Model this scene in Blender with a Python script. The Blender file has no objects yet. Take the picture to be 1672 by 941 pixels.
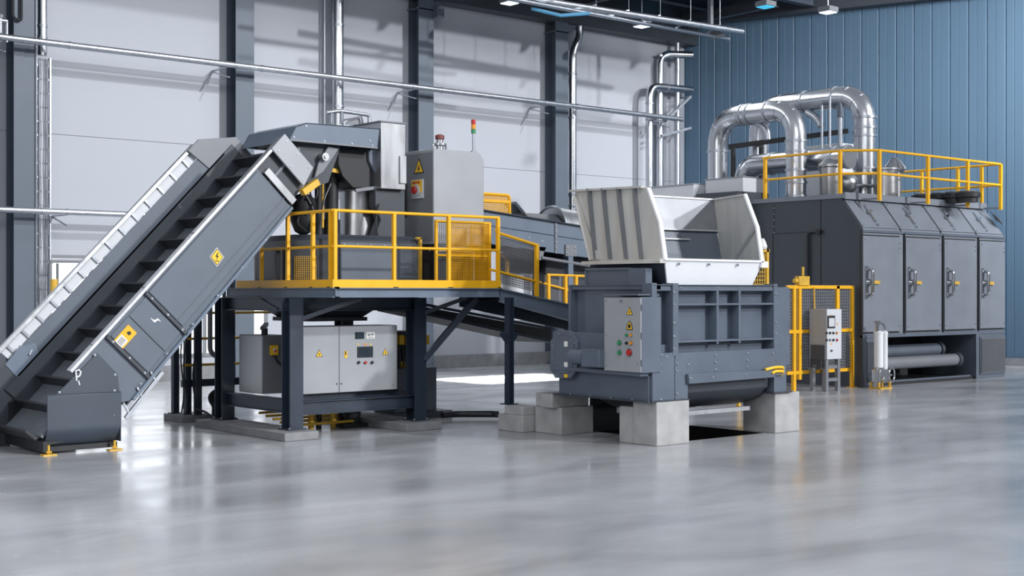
import bpy, bmesh, math, random
from mathutils import Vector, Matrix
random.seed(7)
SC = bpy.context.scene
COL = SC.collection
PI = math.pi
# ------------------------------------------------------------------ camera
EYE = 2.1
YAW = math.radians(50.04)               # angle from the view axis to the long wall's direction (+X)
FPX, CXP, CYP = 2190.0, 836.0, 478.0    # focal length, principal point in pixels of the 1672 x 941 frame
vdir = Vector((math.cos(YAW), math.sin(YAW), 0)); rdir = Vector((math.sin(YAW), -math.cos(YAW), 0))
cam = bpy.data.cameras.new('camera'); camo = bpy.data.objects.new('camera', cam); COL.objects.link(camo)
camo.location = (0, 0, EYE)
camo.rotation_euler = (PI/2, 0, YAW - PI/2)
cam.sensor_width = 36; cam.lens = 36*FPX/1672; cam.shift_y = (CYP-470.5)/1672
cam.clip_end = 200
SC.camera = camo
SC.view_settings.view_transform = 'Standard'; SC.view_settings.look = 'None'
SC.view_settings.gamma = 1; SC.view_settings.use_curve_mapping = False
SC.view_settings.exposure = 0.0
# ------------------------------------------------------------------ world and lights
W = bpy.data.worlds.new('hall_daylight'); SC.world = W; W.use_nodes = True
wn = W.node_tree.nodes; wl = W.node_tree.links
bg = wn['Background']; tc = wn.new('ShaderNodeTexCoord'); sep = wn.new('ShaderNodeSeparateXYZ')
ramp = wn.new('ShaderNodeValToRGB'); mp = wn.new('ShaderNodeMapRange')
wl.new(tc.outputs['Generated'], sep.inputs[0]); wl.new(sep.outputs['Z'], mp.inputs['Value'])
mp.inputs['From Min'].default_value = -1; mp.inputs['From Max'].default_value = 1
wl.new(mp.outputs['Result'], ramp.inputs['Fac']); wl.new(ramp.outputs['Color'], bg.inputs['Color'])
e = ramp.color_ramp.elements
e[0].position = .40; e[0].color = (.30, .31, .33, 1)
e[1].position = 1.0; e[1].color = (.62, .66, .74, 1)
for p_, c_ in ((.50, (.30, .31, .34, 1)), (.56, (.62, .65, .72, 1)), (.66, (1.0, 1.03, 1.1, 1)), (.8, (.75, .79, .88, 1))):
    k = e.new(p_); k.color = c_
bg.inputs['Strength'].default_value = .47

def sun(name, direction, strength, angle, color=(1, 1, 1)):
    l = bpy.data.lights.new(name, 'SUN'); l.energy = strength; l.angle = math.radians(angle); l.color = color
    o = bpy.data.objects.new(name, l); COL.objects.link(o)
    o.rotation_euler = Vector(direction).to_track_quat('-Z', 'Y').to_euler(); o.location = (0, -5, 14)
    return o
def area(name, loc, target, size, power, color=(1, 1, 1), sy=None, spread=180):
    l = bpy.data.lights.new(name, 'AREA'); l.energy = power; l.color = color; l.size = size
    if sy: l.shape = 'RECTANGLE'; l.size_y = sy
    l.spread = math.radians(spread)
    o = bpy.data.objects.new(name, l); COL.objects.link(o); o.location = loc
    o.rotation_euler = (Vector(target)-Vector(loc)).to_track_quat('-Z', 'Y').to_euler()
    return o
sun('high_window_sun', (-.4, 1, -.34), 1.45, 1.8, (.97, .98, 1))
sun('high_window_sun_low', (-.4, 1, -.58), 1.25, 1.8, (.97, .98, 1))
area('roof_light_front', (9, 4, 12), (15, 15, 1), 12, 750, (.96, .98, 1), 5)
area('blue_wall_fill', (30, 8, 12), (36, 19, 8.2), 6, 900, (.97, .98, 1), 3, 80)  # unseen fill light, added to brighten the right of the blue wall
area('roof_light_hall', (20, 24.5, 9.8), (20, 24.5, 0), 16, 420, (.95, .97, 1), 1.0)
area('left_fill', (-5, 8, 6), (14, 14, 2), 10, 300, (.96, .98, 1), 5, 120)  # unseen fill light, added to lift the left-facing sides and duct highlights
area('skylight_patch', (21.1, 25.1, 9.9), (21.1, 25.1, 0), 3.4, 700, (1, .99, .96), 2.1, 4)

# ------------------------------------------------------------------ pixel helpers (give true 3-D points on known planes)
def ray(px, py): return vdir + rdir*((px-CXP)/FPX) + Vector((0, 0, (CYP-py)/FPX))
def onx(px, py, x): d = ray(px, py); k = x/d.x; return Vector((x, d.y*k, EYE+d.z*k))
def ony(px, py, y): d = ray(px, py); k = y/d.y; return Vector((d.x*k, y, EYE+d.z*k))
def onz(px, py, z=0): d = ray(px, py); k = (z-EYE)/d.z; return Vector((d.x*k, d.y*k, z))

# ------------------------------------------------------------------ materials
def lin(c): return tuple(((v/255+.055)/1.055)**2.4 if v/255 > .04045 else v/255/12.92 for v in c)
def mat(name, rgb, rough=.5, metal=0, var=.08, scale=3, bump=0, spec=.5, rvar=.08, coat=0, stretch=None):
    m = bpy.data.materials.new(name); m.use_nodes = True
    n = m.node_tree.nodes; l = m.node_tree.links; b = n['Principled BSDF']
    c = lin(rgb)
    t = n.new('ShaderNodeTexCoord'); nz = n.new('ShaderNodeTexNoise'); nz.inputs['Scale'].default_value = scale
    nz.inputs['Detail'].default_value = 5
    if stretch:
        mpn = n.new('ShaderNodeMapping'); mpn.inputs['Scale'].default_value = stretch
        l.new(t.outputs['Object'], mpn.inputs[0]); l.new(mpn.outputs[0], nz.inputs['Vector'])
    else: l.new(t.outputs['Object'], nz.inputs['Vector'])
    mx = n.new('ShaderNodeMix'); mx.data_type = 'RGBA'
    mx.inputs['A'].default_value = tuple(v*(1-var) for v in c)+(1,); mx.inputs['B'].default_value = tuple(min(1, v*(1+var)) for v in c)+(1,)
    mr = n.new('ShaderNodeMapRange'); mr.inputs['From Min'].default_value = .3; mr.inputs['From Max'].default_value = .7
    l.new(nz.outputs['Fac'], mr.inputs['Value']); l.new(mr.outputs['Result'], mx.inputs['Factor']); l.new(mx.outputs['Result'], b.inputs['Base Color'])
    rr = n.new('ShaderNodeMapRange'); rr.inputs['To Min'].default_value = max(.02, rough-rvar); rr.inputs['To Max'].default_value = rough+rvar
    l.new(nz.outputs['Fac'], rr.inputs['Value']); l.new(rr.outputs['Result'], b.inputs['Roughness'])
    b.inputs['Metallic'].default_value = metal; b.inputs['Specular IOR Level'].default_value = spec
    if coat: b.inputs['Coat Weight'].default_value = coat; b.inputs['Coat Roughness'].default_value = .15
    if bump:
        bp = n.new('ShaderNodeBump'); bp.inputs['Strength'].default_value = bump; bp.inputs['Distance'].default_value = .01
        l.new(nz.outputs['Fac'], bp.inputs['Height']); l.new(bp.outputs[0], b.inputs['Normal'])
    return m
def emit(name, rgb, s):
    m = bpy.data.materials.new(name); m.use_nodes = True; n = m.node_tree.nodes; b = n['Principled BSDF']
    b.inputs['Base Color'].default_value = lin(rgb)+(1,); b.inputs['Emission Color'].default_value = lin(rgb)+(1,); b.inputs['Emission Strength'].default_value = s
    return m
M = dict(
    boot=mat('boot_paint', (60, 69, 81), .42, 0, .05, 2.5),
    door=mat('door_paint', (122, 128, 138), .42, 0, .05, 2.5),
    dark=mat('charcoal_paint', (92, 101, 113), .42, .0, .06, 2.5),
    darker=mat('dark_charcoal_paint', (60, 65, 73), .42, 0, .06, 2.5),
    shred=mat('slate_paint', (92, 102, 116), .40, .0, .07, 3),
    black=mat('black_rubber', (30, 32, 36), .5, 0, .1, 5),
    navy=mat('navy_steel_paint', (42, 52, 66), .36, .0, .1, 3),
    bluegrey=mat('blue_grey_paint', (104, 117, 133), .4, 0, .06, 3),
    column=mat('column_paint', (86, 97, 110), .5, 0, .05, 2),
    yellow=mat('safety_yellow', (240, 178, 24), .38, 0, .05, 4),
    yellow2=mat('worn_yellow', (214, 170, 60), .45, .1, .15, 9),
    grey=mat('cabinet_grey', (160, 163, 168), .4, .1, .04, 2),
    grey2=mat('cabinet_dark_grey', (122, 125, 131), .42, .1, .04, 2),
    lightgrey=mat('light_grey_enamel', (205, 208, 213), .4, .0, .03, 2),
    white=mat('white_enamel', (236, 238, 241), .35, 0, .02, 3),
    steel=mat('brushed_steel', (176, 178, 181), .32, .9, .08, 6, 0, rvar=.08, stretch=(1, 1, .25)),
    hopper_shaded=mat('shaded_stainless', (124, 127, 132), .42, .3, .1, 5),  # hopper steel in a darker tone: shade painted into back wall and ribs
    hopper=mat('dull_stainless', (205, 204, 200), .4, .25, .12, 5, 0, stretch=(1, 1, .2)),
    bright=mat('bright_steel', (215, 217, 220), .3, .75, .06, 8),
    duct=mat('polished_duct', (200, 203, 208), .25, 1, .04, 3, rvar=.03),
    pipe=mat('galvanised_pipe', (176, 181, 189), .33, .85, .08, 8),
    concrete=mat('cast_concrete', (168, 168, 168), .8, 0, .16, 4, .15),
    slab=mat('slab_concrete', (132, 133, 136), .8, 0, .14, 5, .12),
    belt=mat('conveyor_belt', (112, 117, 125), .42, 0, .1, 6),
    cleat=mat('belt_cleat', (40, 43, 48), .45, 0, .1, 6),
    chrome=mat('chrome', (200, 202, 205), .15, 1, .03, 8),
    red=mat('red_plastic', (190, 40, 36), .35, 0, .04, 5),
    green=mat('green_plastic', (44, 140, 92), .35, 0, .04, 5),
    orange=mat('amber_plastic', (232, 150, 40), .35, 0, .04, 5),
    ink=mat('black_ink', (25, 25, 28), .5, 0, .02, 5),
    paper=mat('white_label', (232, 232, 228), .5, 0, .02, 5),
    signyel=mat('sign_yellow', (246, 196, 40), .45, 0, .02, 5),
    screen=mat('dark_screen', (48, 58, 66), .18, 0, .1, 8),
    hose=mat('black_hose', (34, 37, 42), .42, 0, .05, 6),
    ceil=mat('dark_roof_sheet', (44, 62, 84), .6, 0, .12, 1),
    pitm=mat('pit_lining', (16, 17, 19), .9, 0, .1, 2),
)
# polished concrete floor
def floor_mat():
    m = bpy.data.materials.new('polished_concrete'); m.use_nodes = True; n = m.node_tree.nodes; l = m.node_tree.links; b = n['Principled BSDF']
    t = n.new('ShaderNodeTexCoord')
    mpn = n.new('ShaderNodeMapping'); mpn.inputs['Rotation'].default_value = (0, 0, math.radians(40)); mpn.inputs['Scale'].default_value = (.32, .75, 1)
    l.new(t.outputs['Object'], mpn.inputs[0])
    a = n.new('ShaderNodeTexNoise'); a.inputs['Scale'].default_value = .8; a.inputs['Detail'].default_value = 4; a.inputs['Roughness'].default_value = .55; a.inputs['Distortion'].default_value = .6
    l.new(mpn.outputs[0], a.inputs['Vector'])
    r = n.new('ShaderNodeValToRGB'); r.color_ramp.elements[0].position = .32; r.color_ramp.elements[1].position = .68
    r.color_ramp.elements[0].color = lin((152, 154, 158))+(1,); r.color_ramp.elements[1].color = lin((190, 192, 196))+(1,)
    l.new(a.outputs['Fac'], r.inputs['Fac']); l.new(r.outputs['Color'], b.inputs['Base Color'])
    c = n.new('ShaderNodeTexNoise'); c.inputs['Scale'].default_value = 1.6; c.inputs['Detail'].default_value = 6
    l.new(mpn.outputs[0], c.inputs['Vector'])
    rr = n.new('ShaderNodeMapRange'); rr.inputs['From Min'].default_value = .3; rr.inputs['From Max'].default_value = .7
    rr.inputs['To Min'].default_value = .13; rr.inputs['To Max'].default_value = .30
    l.new(c.outputs['Fac'], rr.inputs['Value']); l.new(rr.outputs['Result'], b.inputs['Roughness'])
    b.inputs['Specular IOR Level'].default_value = .5
    return m
M['floor'] = floor_mat()
# painted wall panels and ribbed blue cladding
M['wall'] = mat('wall_panel_paint', (178, 182, 190), .7, 0, .02, .6)
M['blue'] = mat('blue_cladding', (82, 109, 132), .5, 0, .05, 1.5, stretch=(1, 1, .1))
def mesh_mat(): return M['yellow']

# ------------------------------------------------------------------ mesh builder
class MB:
    def __init__(s): s.v = []; s.f = []; s.m = []; s.mi = 0
    def add(s, vs, fs):
        o = len(s.v); s.v += [tuple(p) for p in vs]
        for f in fs: s.f.append(tuple(i+o for i in f)); s.m.append(s.mi)
        return s
    def box(s, x0, x1, y0, y1, z0, z1):
        v = [(x, y, z) for x in (x0, x1) for y in (y0, y1) for z in (z0, z1)]
        return s.add(v, [(0, 1, 3, 2), (4, 6, 7, 5), (0, 4, 5, 1), (2, 3, 7, 6), (0, 2, 6, 4), (1, 5, 7, 3)])
    def bar(s, p0, p1, w, h, up=(0, 0, 1)):
        p0 = Vector(p0); p1 = Vector(p1); d = (p1-p0).normalized(); up = Vector(up)
        if abs(d.dot(up)) > .98: up = Vector((1, 0, 0)) if abs(d.x) < .9 else Vector((0, 1, 0))
        a = d.cross(up).normalized()*(w/2); b = a.cross(d).normalized()*(h/2)
        v = [p+i*a+j*b for p in (p0, p1) for i in (-1, 1) for j in (-1, 1)]
        return s.add(v, [(0, 1, 3, 2), (4, 6, 7, 5), (0, 4, 5, 1), (2, 3, 7, 6), (0, 2, 6, 4), (1, 5, 7, 3)])
    def ibeam(s, p0, p1, h, w, t=.016, up=(0, 0, 1)):
        p0 = Vector(p0); p1 = Vector(p1); d = (p1-p0).normalized(); up = Vector(up)
        if abs(d.dot(up)) > .98: up = Vector((0, 1, 0))
        a = d.cross(up).normalized(); b = a.cross(d).normalized()
        for k in (-1, 1):
            q = b*(k*(h/2-t/2)); s.bar(p0+q, p1+q, w, t, b)
        return s.bar(p0, p1, t, h-2*t, b)
    def cyl(s, p0, p1, r, r2=None, n=16, cap=True):
        p0 = Vector(p0); p1 = Vector(p1); r2 = r if r2 is None else r2
        d = (p1-p0).normalized(); u = Vector((0, 0, 1)) if abs(d.z) < .9 else Vector((1, 0, 0))
        a = d.cross(u).normalized(); b = d.cross(a)
        v = []
        for p, q in ((p0, r), (p1, r2)): v += [p+(a*math.cos(2*PI*i/n)+b*math.sin(2*PI*i/n))*q for i in range(n)]
        f = [(i, (i+1) % n, n+(i+1) % n, n+i) for i in range(n)]
        if cap: f += [tuple(range(n))[::-1], tuple(range(n, 2*n))]
        return s.add(v, f)
    def tube(s, pts, r, n=10, cap=True):
        pts = [Vector(p) for p in pts]; m = len(pts); rs = r if isinstance(r, (list, tuple)) else [r]*m
        tang = []
        for i in range(m):
            if i == 0: t = pts[1]-pts[0]
            elif i == m-1: t = pts[-1]-pts[-2]
            else: t = (pts[i+1]-pts[i]).normalized()+(pts[i]-pts[i-1]).normalized()
            tang.append(t.normalized())
        u = Vector((0, 0, 1)) if abs(tang[0].z) < .9 else Vector((1, 0, 0))
        a = tang[0].cross(u).normalized(); v = []
        for i in range(m):
            t = tang[i]; a = (a-t*a.dot(t)).normalized(); b = t.cross(a)
            k = 1
            if 0 < i < m-1:
                c = max(.5, t.dot((pts[i+1]-pts[i]).normalized())); k = 1/c if c < .9 else 1
            v += [pts[i]+(a*math.cos(2*PI*j/n)+b*math.sin(2*PI*j/n))*rs[i] for j in range(n)]
        f = [(i*n+j, i*n+(j+1) % n, (i+1)*n+(j+1) % n, (i+1)*n+j) for i in range(m-1) for j in range(n)]
        if cap: f += [tuple(range(n))[::-1], tuple(range((m-1)*n, m*n))]
        return s.add(v, f)
    def prism(s, poly, ax, a, b):
        def P(p, t): return {'Y': (p[0], t, p[1]), 'X': (t, p[0], p[1]), 'Z': (p[0], p[1], t)}[ax]
        n = len(poly); v = [P(p, a) for p in poly]+[P(p, b) for p in poly]
        return s.add(v, [tuple(range(n)), tuple(range(n, 2*n))[::-1]]+[(i, n+i, n+(i+1) % n, (i+1) % n) for i in range(n)])
    def plate(s, pts, off):
        pts = [Vector(p) for p in pts]; off = Vector(off); n = len(pts)
        return s.add(pts+[p+off for p in pts], [tuple(range(n)), tuple(range(n, 2*n))[::-1]]+[(i, n+i, n+(i+1) % n, (i+1) % n) for i in range(n)])
    def lathe(s, prof, c, n=28, ax='Z'):
        v = []
        for r, h in prof:
            for i in range(n):
                a = 2*PI*i/n; x, y = r*math.cos(a), r*math.sin(a)
                v.append({'Z': (c[0]+x, c[1]+y, c[2]+h), 'X': (c[0]+h, c[1]+x, c[2]+y), 'Y': (c[0]+x, c[1]+h, c[2]+y)}[ax])
        m = len(prof)
        f = [(i*n+j, i*n+(j+1) % n, (i+1)*n+(j+1) % n, (i+1)*n+j) for i in range(m-1) for j in range(n)]
        f += [tuple(range(n))[::-1], tuple(range((m-1)*n, m*n))]
        return s.add(v, f)
    def grid(s, p, u, v, nu, nv, r, n=4):                   # welded wire mesh spanned by u and v from corner p
        p = Vector(p); u = Vector(u); v = Vector(v)
        for i in range(nu+1): s.bar(p+u*(i/nu), p+u*(i/nu)+v, r*2, r*2, u)
        for j in range(nv+1): s.bar(p+v*(j/nv), p+v*(j/nv)+u, r*2, r*2, v)
        return s
    def build(s, name, m, parent=None, bevel=0, label=None, smooth=38, origin=None):
        me = bpy.data.meshes.new(name); off = Vector((0, 0, 0))
        if parent is not None: off = Vector(parent['_o'])
        else:
            if origin is None:
                xs, ys, zs = zip(*s.v); origin = ((min(xs)+max(xs))/2, (min(ys)+max(ys))/2, min(zs))
            off = Vector(origin)
        me.from_pydata([Vector(p)-off for p in s.v], [], s.f)
        for i in (m if isinstance(m, (list, tuple)) else [m]): me.materials.append(M[i] if isinstance(i, str) else i)
        for p, q in zip(me.polygons, s.m): p.material_index = q
        bm = bmesh.new(); bm.from_mesh(me); bmesh.ops.recalc_face_normals(bm, faces=bm.faces); bm.to_mesh(me); bm.free()
        me.shade_smooth(); me.set_sharp_from_angle(angle=math.radians(smooth))
        o = bpy.data.objects.new(name, me); COL.objects.link(o)
        if parent is not None: o.parent = parent; o['_o'] = tuple(off)
        else: o.location = off; o['_o'] = tuple(off)
        if bevel:
            b = o.modifiers.new('bevel', 'BEVEL'); b.width = bevel; b.segments = 2; b.limit_method = 'ANGLE'; b.angle_limit = math.radians(35)
        if label: o['label'] = label
        return o
def tag(o, label, cat, group=None):
    o['label'] = label; o['category'] = cat
    if group: o['group'] = group
    return o
def thing(name, loc, label, cat, group=None):
    o = bpy.data.objects.new(name, None); COL.objects.link(o); o.location = loc; o['_o'] = tuple(loc)
    o.empty_display_size = .2
    return tag(o, label, cat, group)
def struct(o): o['kind'] = 'structure'; return o
def link_part(src, name, parent):
    o = src.copy(); o.name = name; COL.objects.link(o); o.parent = parent; return o
def dup(root, delta, label=None):
    r = root.copy(); COL.objects.link(r); r.location = root.location+Vector(delta); r['_o'] = tuple(r.location)
    if label: r['label'] = label
    for ch in list(root.children):
        c = ch.copy(); COL.objects.link(c); c.parent = r; c['_o'] = tuple(r.location)
        for g in list(ch.children):
            d = g.copy(); COL.objects.link(d); d.parent = c; d['_o'] = tuple(r.location)
    return r
# hex bolts: one shared mesh, an object each
_bm = MB(); _bm.cyl((0, 0, -.002), (0, 0, .004), .021, n=12); _bm.cyl((0, 0, .004), (0, 0, .017), .013, n=6)
_bd = None
def bolts(parent, pts, nrm, scale=1.0, m='pipe'):
    global _bd
    if _bd is None:
        _bd = bpy.data.meshes.new('bolt'); _bd.from_pydata(_bm.v, [], _bm.f); _bd.materials.append(M[m])
        b = bmesh.new(); b.from_mesh(_bd); bmesh.ops.recalc_face_normals(b, faces=b.faces); b.to_mesh(_bd); b.free()
    q = Vector(nrm).to_track_quat('Z', 'Y')
    for p in pts:
        o = bpy.data.objects.new('bolt', _bd); COL.objects.link(o); o.parent = parent
        o.location = Vector(p)-Vector(parent['_o']); o.rotation_mode = 'QUATERNION'; o.rotation_quaternion = q; o.scale = (scale,)*3
def frame_of(n):                                            # right and up directions of a vertical face seen from its outside
    n = Vector(n).normalized(); up = Vector((0, 0, 1)) if abs(n.z) < .95 else Vector((0, 1, 0))
    r = up.cross(n).normalized(); return r, n.cross(r).normalized(), n
def on_face(mb, c, n, pts, t=.003, lift=0, up=None):
    r, u, n = frame_of(n)
    if up is not None: u = Vector(up).normalized(); r = u.cross(n).normalized()
    c = Vector(c)+n*lift
    mb.plate([c+r*a+u*b for a, b in pts], n*t)
BOLT = [(.06, .5), (-.28, -.06), (-.04, -.06), (-.1, -.5), (.28, .1), (.03, .1), (.2, .5)]
def tri_sign(parent, c, n, s, name='warning_sign'):         # yellow triangle, black border, black flash
    mb = MB(); h = s*.866
    T = lambda k: [(-s/2*k, -h/3*k), (s/2*k, -h/3*k), (0, 2*h/3*k)]
    mb.mi = 0; on_face(mb, c, n, T(1), .003); mb.mi = 1; on_face(mb, c, n, T(.8), .002, .003)
    mb.mi = 0; on_face(mb, c, n, [(a*s*.42, b*s*.42-.02*s) for a, b in BOLT], .002, .005)
    return mb.build(name, ['ink', 'signyel'], parent)
def rect_on(parent, name, c, n, w, h, m, t=.004, lift=0, up=None, label=None):
    mb = MB(); on_face(mb, c, n, [(-w/2, -h/2), (w/2, -h/2), (w/2, h/2), (-w/2, h/2)], t, lift, up); return mb.build(name, m, parent, label=label)
def button(parent, c, n, r, m, name='push_button', h=.03):
    n = Vector(n); c = Vector(c); mb = MB(); mb.mi = 0; mb.cyl(c, c+n*.008, r*1.25, n=16); mb.mi = 1; mb.cyl(c+n*.008, c+n*h, r*.9, n=16)
    return mb.build(name, ['chrome', m], parent)
def arc(c, a, b, t0, t1, n=8):                             # points c + a cos t + b sin t
    c = Vector(c); a = Vector(a); b = Vector(b)
    return [c+a*math.cos(t0+(t1-t0)*i/n)+b*math.sin(t0+(t1-t0)*i/n) for i in range(n+1)]
def round_path(pts, rad, n=7):
    pts = [Vector(p) for p in pts]; out = [pts[0]]
    for i in range(1, len(pts)-1):
        p = pts[i]; d0 = (pts[i-1]-p); d1 = (pts[i+1]-p); r = min(rad, d0.length*.49, d1.length*.49)
        a = p+d0.normalized()*r; b = p+d1.normalized()*r
        for k in range(n+1):
            t = k/n; out.append(a*(1-t)**2+p*2*t*(1-t)+b*t*t)
    out.append(pts[-1]); return out
# ================================================================== THE SETTING
WY = 29.75
PX0, PX1, PY0, PY1 = 13.98, 15.78, 12.95, 15.1             # pit under the shredder
f = MB()
xs = [-12, PX0, PX1, 45]; ys = [-8, PY0, PY1, WY]
for i in range(3):
    for j in range(3):
        if i == 1 and j == 1: continue
        f.add([(xs[i], ys[j], 0), (xs[i+1], ys[j], 0), (xs[i+1], ys[j+1], 0), (xs[i], ys[j+1], 0)], [(0, 1, 2, 3)])
fl = struct(f.build('floor', 'floor', origin=(0, 0, 0)))
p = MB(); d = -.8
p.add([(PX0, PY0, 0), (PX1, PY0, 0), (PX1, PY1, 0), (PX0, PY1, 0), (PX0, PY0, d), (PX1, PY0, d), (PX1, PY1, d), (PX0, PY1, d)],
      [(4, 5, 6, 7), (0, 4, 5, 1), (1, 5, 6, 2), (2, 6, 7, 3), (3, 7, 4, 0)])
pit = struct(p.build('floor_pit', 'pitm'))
# long wall of big painted panels with thin joints, window opening cut out
wx0, wx1, wz0, wz1 = 11.35, 16.9, .55, 2.95
w = MB(); T = .25
cuts = [-6, wx0, wx1, 32.2]
for a, b, c, dd in ((-6, wx0, 0, 5.655), (wx0, wx1, wz1, 5.655), (wx0, wx1, 0, wz0), (wx1, 32.2, 0, 5.655), (-6, 32.2, 5.675, 11.6)):
    w.box(a, b, WY, WY+T, c, dd)
w.box(-6, 32.2, WY+.02, WY+T, 5.655, 5.675)
struct(w.build('wall_back', 'wall'))
b = MB(); b.box(-6, 32.1, WY-.12, WY, 0, .36); struct(b.build('baseboard_back', 'slab'))
# ribbed blue end wall, running from the corner towards the right
A = Vector((32.2, WY, 0)); B = Vector((38.6, 12.8, 0)); L = (B-A).length; U = (B-A).normalized(); N = Vector((U.y, -U.x, 0))
if N.x > 0: N = -N
w = MB(); prof = []; s = 0; pw = .52
while s < L:
    prof += [(s, 0), (s+.03, -.03), (s+.06, 0), (s+pw/2, 0), (s+pw/2+.012, -.012), (s+pw/2+.024, 0)]; s += pw
prof = [q for q in prof if q[0] < L]
front = [A+U*a+N*o for a, o in prof]; n = len(front)
w.add([q for q in front]+[q+Vector((0, 0, 11.8)) for q in front], [(i, i+1, n+i+1, n+i) for i in range(n-1)])
w.plate([A-N*.1, B-N*.1, B-N*.1+Vector((0, 0, 11.8)), A-N*.1+Vector((0, 0, 11.8))], -N*.15)
struct(w.build('wall_right', 'blue', smooth=10))
b = MB(); b.plate([A+N*.1, B+N*.1, B+N*.1+Vector((0, 0, .22)), A+N*.1+Vector((0, 0, .22))], -N*.1); struct(b.build('baseboard_right', 'slab'))
# ceiling over the far bay and the eaves beam
c = MB(); c.box(-6, 40, 25.3, WY+.2, 11.3, 11.45)
c.mi = 0; struct(c.build('ceiling', 'ceil'))
t = MB(); t.box(-6, 32.3, WY-.5, WY-.02, 10.05, 11.3); struct(t.build('trim_1', 'darker'))
t = MB(); t.bar(A+N*.2+Vector((0, 0, 11.0)), B+N*.2+Vector((0, 0, 11.0)), .4, .6); struct(t.build('trim_2', 'darker'))
# window low in the long wall, bright daylight behind the panes
M['daylight'] = emit('daylight_pane', (244, 248, 252), 1.0)
wn_ = MB()
for x in (wx0, wx0+.95, wx0+1.9, wx0+2.85, wx0+3.8, wx1-.07): wn_.box(x, x+.07, WY-.05, WY+.12, wz0, wz1)
for z in (wz0, 1.85, wz1-.08): wn_.box(wx0, wx1, WY-.04, WY+.1, z, z+.08)
win = struct(wn_.build('window_1', 'grey2', origin=(wx0, WY, wz0)))
g = MB(); g.box(wx0, wx1, WY+.02, WY+.04, wz0, wz1); g.build('pane', 'daylight', win)
# steel columns along the long wall
def colx(px): return ony(px, 300, WY-.48).x-.25
cols = [(colx(60), 'leftmost dark steel column, beside the cable ladder'), (colx(415), 'dark steel column rising behind the top of the inclined conveyor'),
        (colx(708), 'dark steel column rising behind the tall grey cabinet'), (colx(928), 'dark steel column beside the S-bent downpipe')]
for x, lab in cols:
    r = thing('steel_column', (x, WY-.25, 0), lab, 'column', 'steel columns along the long wall')
    m = MB()
    m.box(x-.25, x+.25, WY-.48, WY-.455, 0, 10.05); m.box(x-.25, x+.25, WY-.03, WY-.004, 0, 10.05); m.box(x-.012, x+.012, WY-.455, WY-.03, 0, 10.05)
    m.build('column_shaft', 'column', r)
    m = MB(); m.box(x-.32, x+.32, WY-.5, WY-.13, 0, .03); m.build('base_plate', 'column', r)
    m = MB(); m.box(x-.3, x+.3, WY-.48, WY-.003, 9.75, 9.78); m.plate([(x+.27, WY-.4, 9.78), (x+.7, WY-.4, 10.04), (x+.27, WY-.4, 10.04)], (0, .03, 0)); m.build('head_plate', 'column', r)
# ---- wall pipework
def clamp(parent, p, r, ax=(0, 0, 1), m='pipe', w=.03):
    ax = Vector(ax).normalized(); p = Vector(p); mb = MB(); mb.cyl(p-ax*w, p+ax*w, r*1.12, n=18); mb.build('clamp', m, parent)
def wall_pipe(name, pts, r, label, cat='pipe', rad=.3, clamps=(), brackets=(), group=None, m='pipe'):
    base = Vector(pts[0]); root = thing(name, base, label, cat, group)
    mb = MB(); mb.tube(round_path(pts, rad), r, 16); mb.build('pipe_run', m, root)
    for p, ax in clamps: clamp(root, p, r, ax)
    for p in brackets:
        p = Vector(p); mb = MB(); mb.bar(p, (p.x, WY-.01, p.z), .04, .04); mb.bar(p-Vector((0, 0, .25)), (p.x, WY-.04, p.z-.03), .03, .03); mb.build('bracket', m, root)
    return root
PYY = 28.9
wall_pipe('horizontal_pipe', [(8.5, PYY, 7.55), (31.2, PYY, 7.55)], .075, 'long galvanised pipe running the whole length of the pale wall, upper one',
          clamps=[((x, PYY, 7.55), (1, 0, 0)) for x in (10.85, 11.5, 15.6, 16.3, 20.8, 21.75, 26.7, 30.8)], brackets=[(x, PYY, 7.5) for x in (10.1, 15.4, 20.9, 25.6, 30.6)])
wall_pipe('horizontal_pipe', [(8.5, PYY, 3.87), (16.8, PYY, 3.87)], .07, 'shorter galvanised pipe low on the pale wall, ending behind the inclined conveyor',
          clamps=[((x, PYY, 3.87), (1, 0, 0)) for x in (10.9, 11.45)], brackets=[(x, PYY, 3.82) for x in (11.45, 15.4)])
def wx(px): return ony(px, 300, 29.4).x
x = wx(66)+.05
wall_pipe('round_duct', [(x, 29.42, 7.35), (x, 29.42, 10.9)], .10, 'upright round duct at far left above the cable ladder', 'duct',
          clamps=[((x, 29.42, z), (0, 0, 1)) for z in (7.75, 8.0, 8.7, 9.2)], m='duct')
lad = thing('cable_ladder', (x, 29.4, .4), 'upright cable ladder packed with grey cables beside the leftmost column', 'cable ladder')
mb = MB(); mb.box(x-.17, x-.14, 29.35, 29.45, .4, 7.3); mb.box(x+.14, x+.17, 29.35, 29.45, .4, 7.3)
for k in range(22): mb.box(x-.14, x+.14, 29.38, 29.42, .6+k*.31, .63+k*.31)
mb.build('ladder_frame', 'pipe', lad)
for k, (dx, m_) in enumerate(((-.09, 'pipe'), (-.04, 'lightgrey'), (.01, 'pipe'), (.05, 'grey2'), (.1, 'pipe'))):
    mb = MB(); mb.tube([(x+dx+.008*math.sin(i*1.7+k), 29.36-.006*(k % 2), .45+i*.34) for i in range(21)], .018, 8); mb.build('cable', m_, lad)
mb = MB(); mb.tube([(x-.2, 29.25, .4), (x-.2, 29.25, 10.0)], .02, 8)
tag(mb.build('conduit', 'pipe'), 'thin upright conduit between leftmost column and the cable ladder', 'conduit')
x = wx(552)
wall_pipe('round_duct', [(x+.75, 29.3, 11.2), (x, 29.42, 9.9), (x, 29.42, 4.5)], .155, 'upright shiny round duct above the conveyor discharge hood', 'duct', .35,
          clamps=[((x, 29.42, z), (0, 0, 1)) for z in (9.65, 9.0, 6.9, 5.2)], m='duct')
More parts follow.
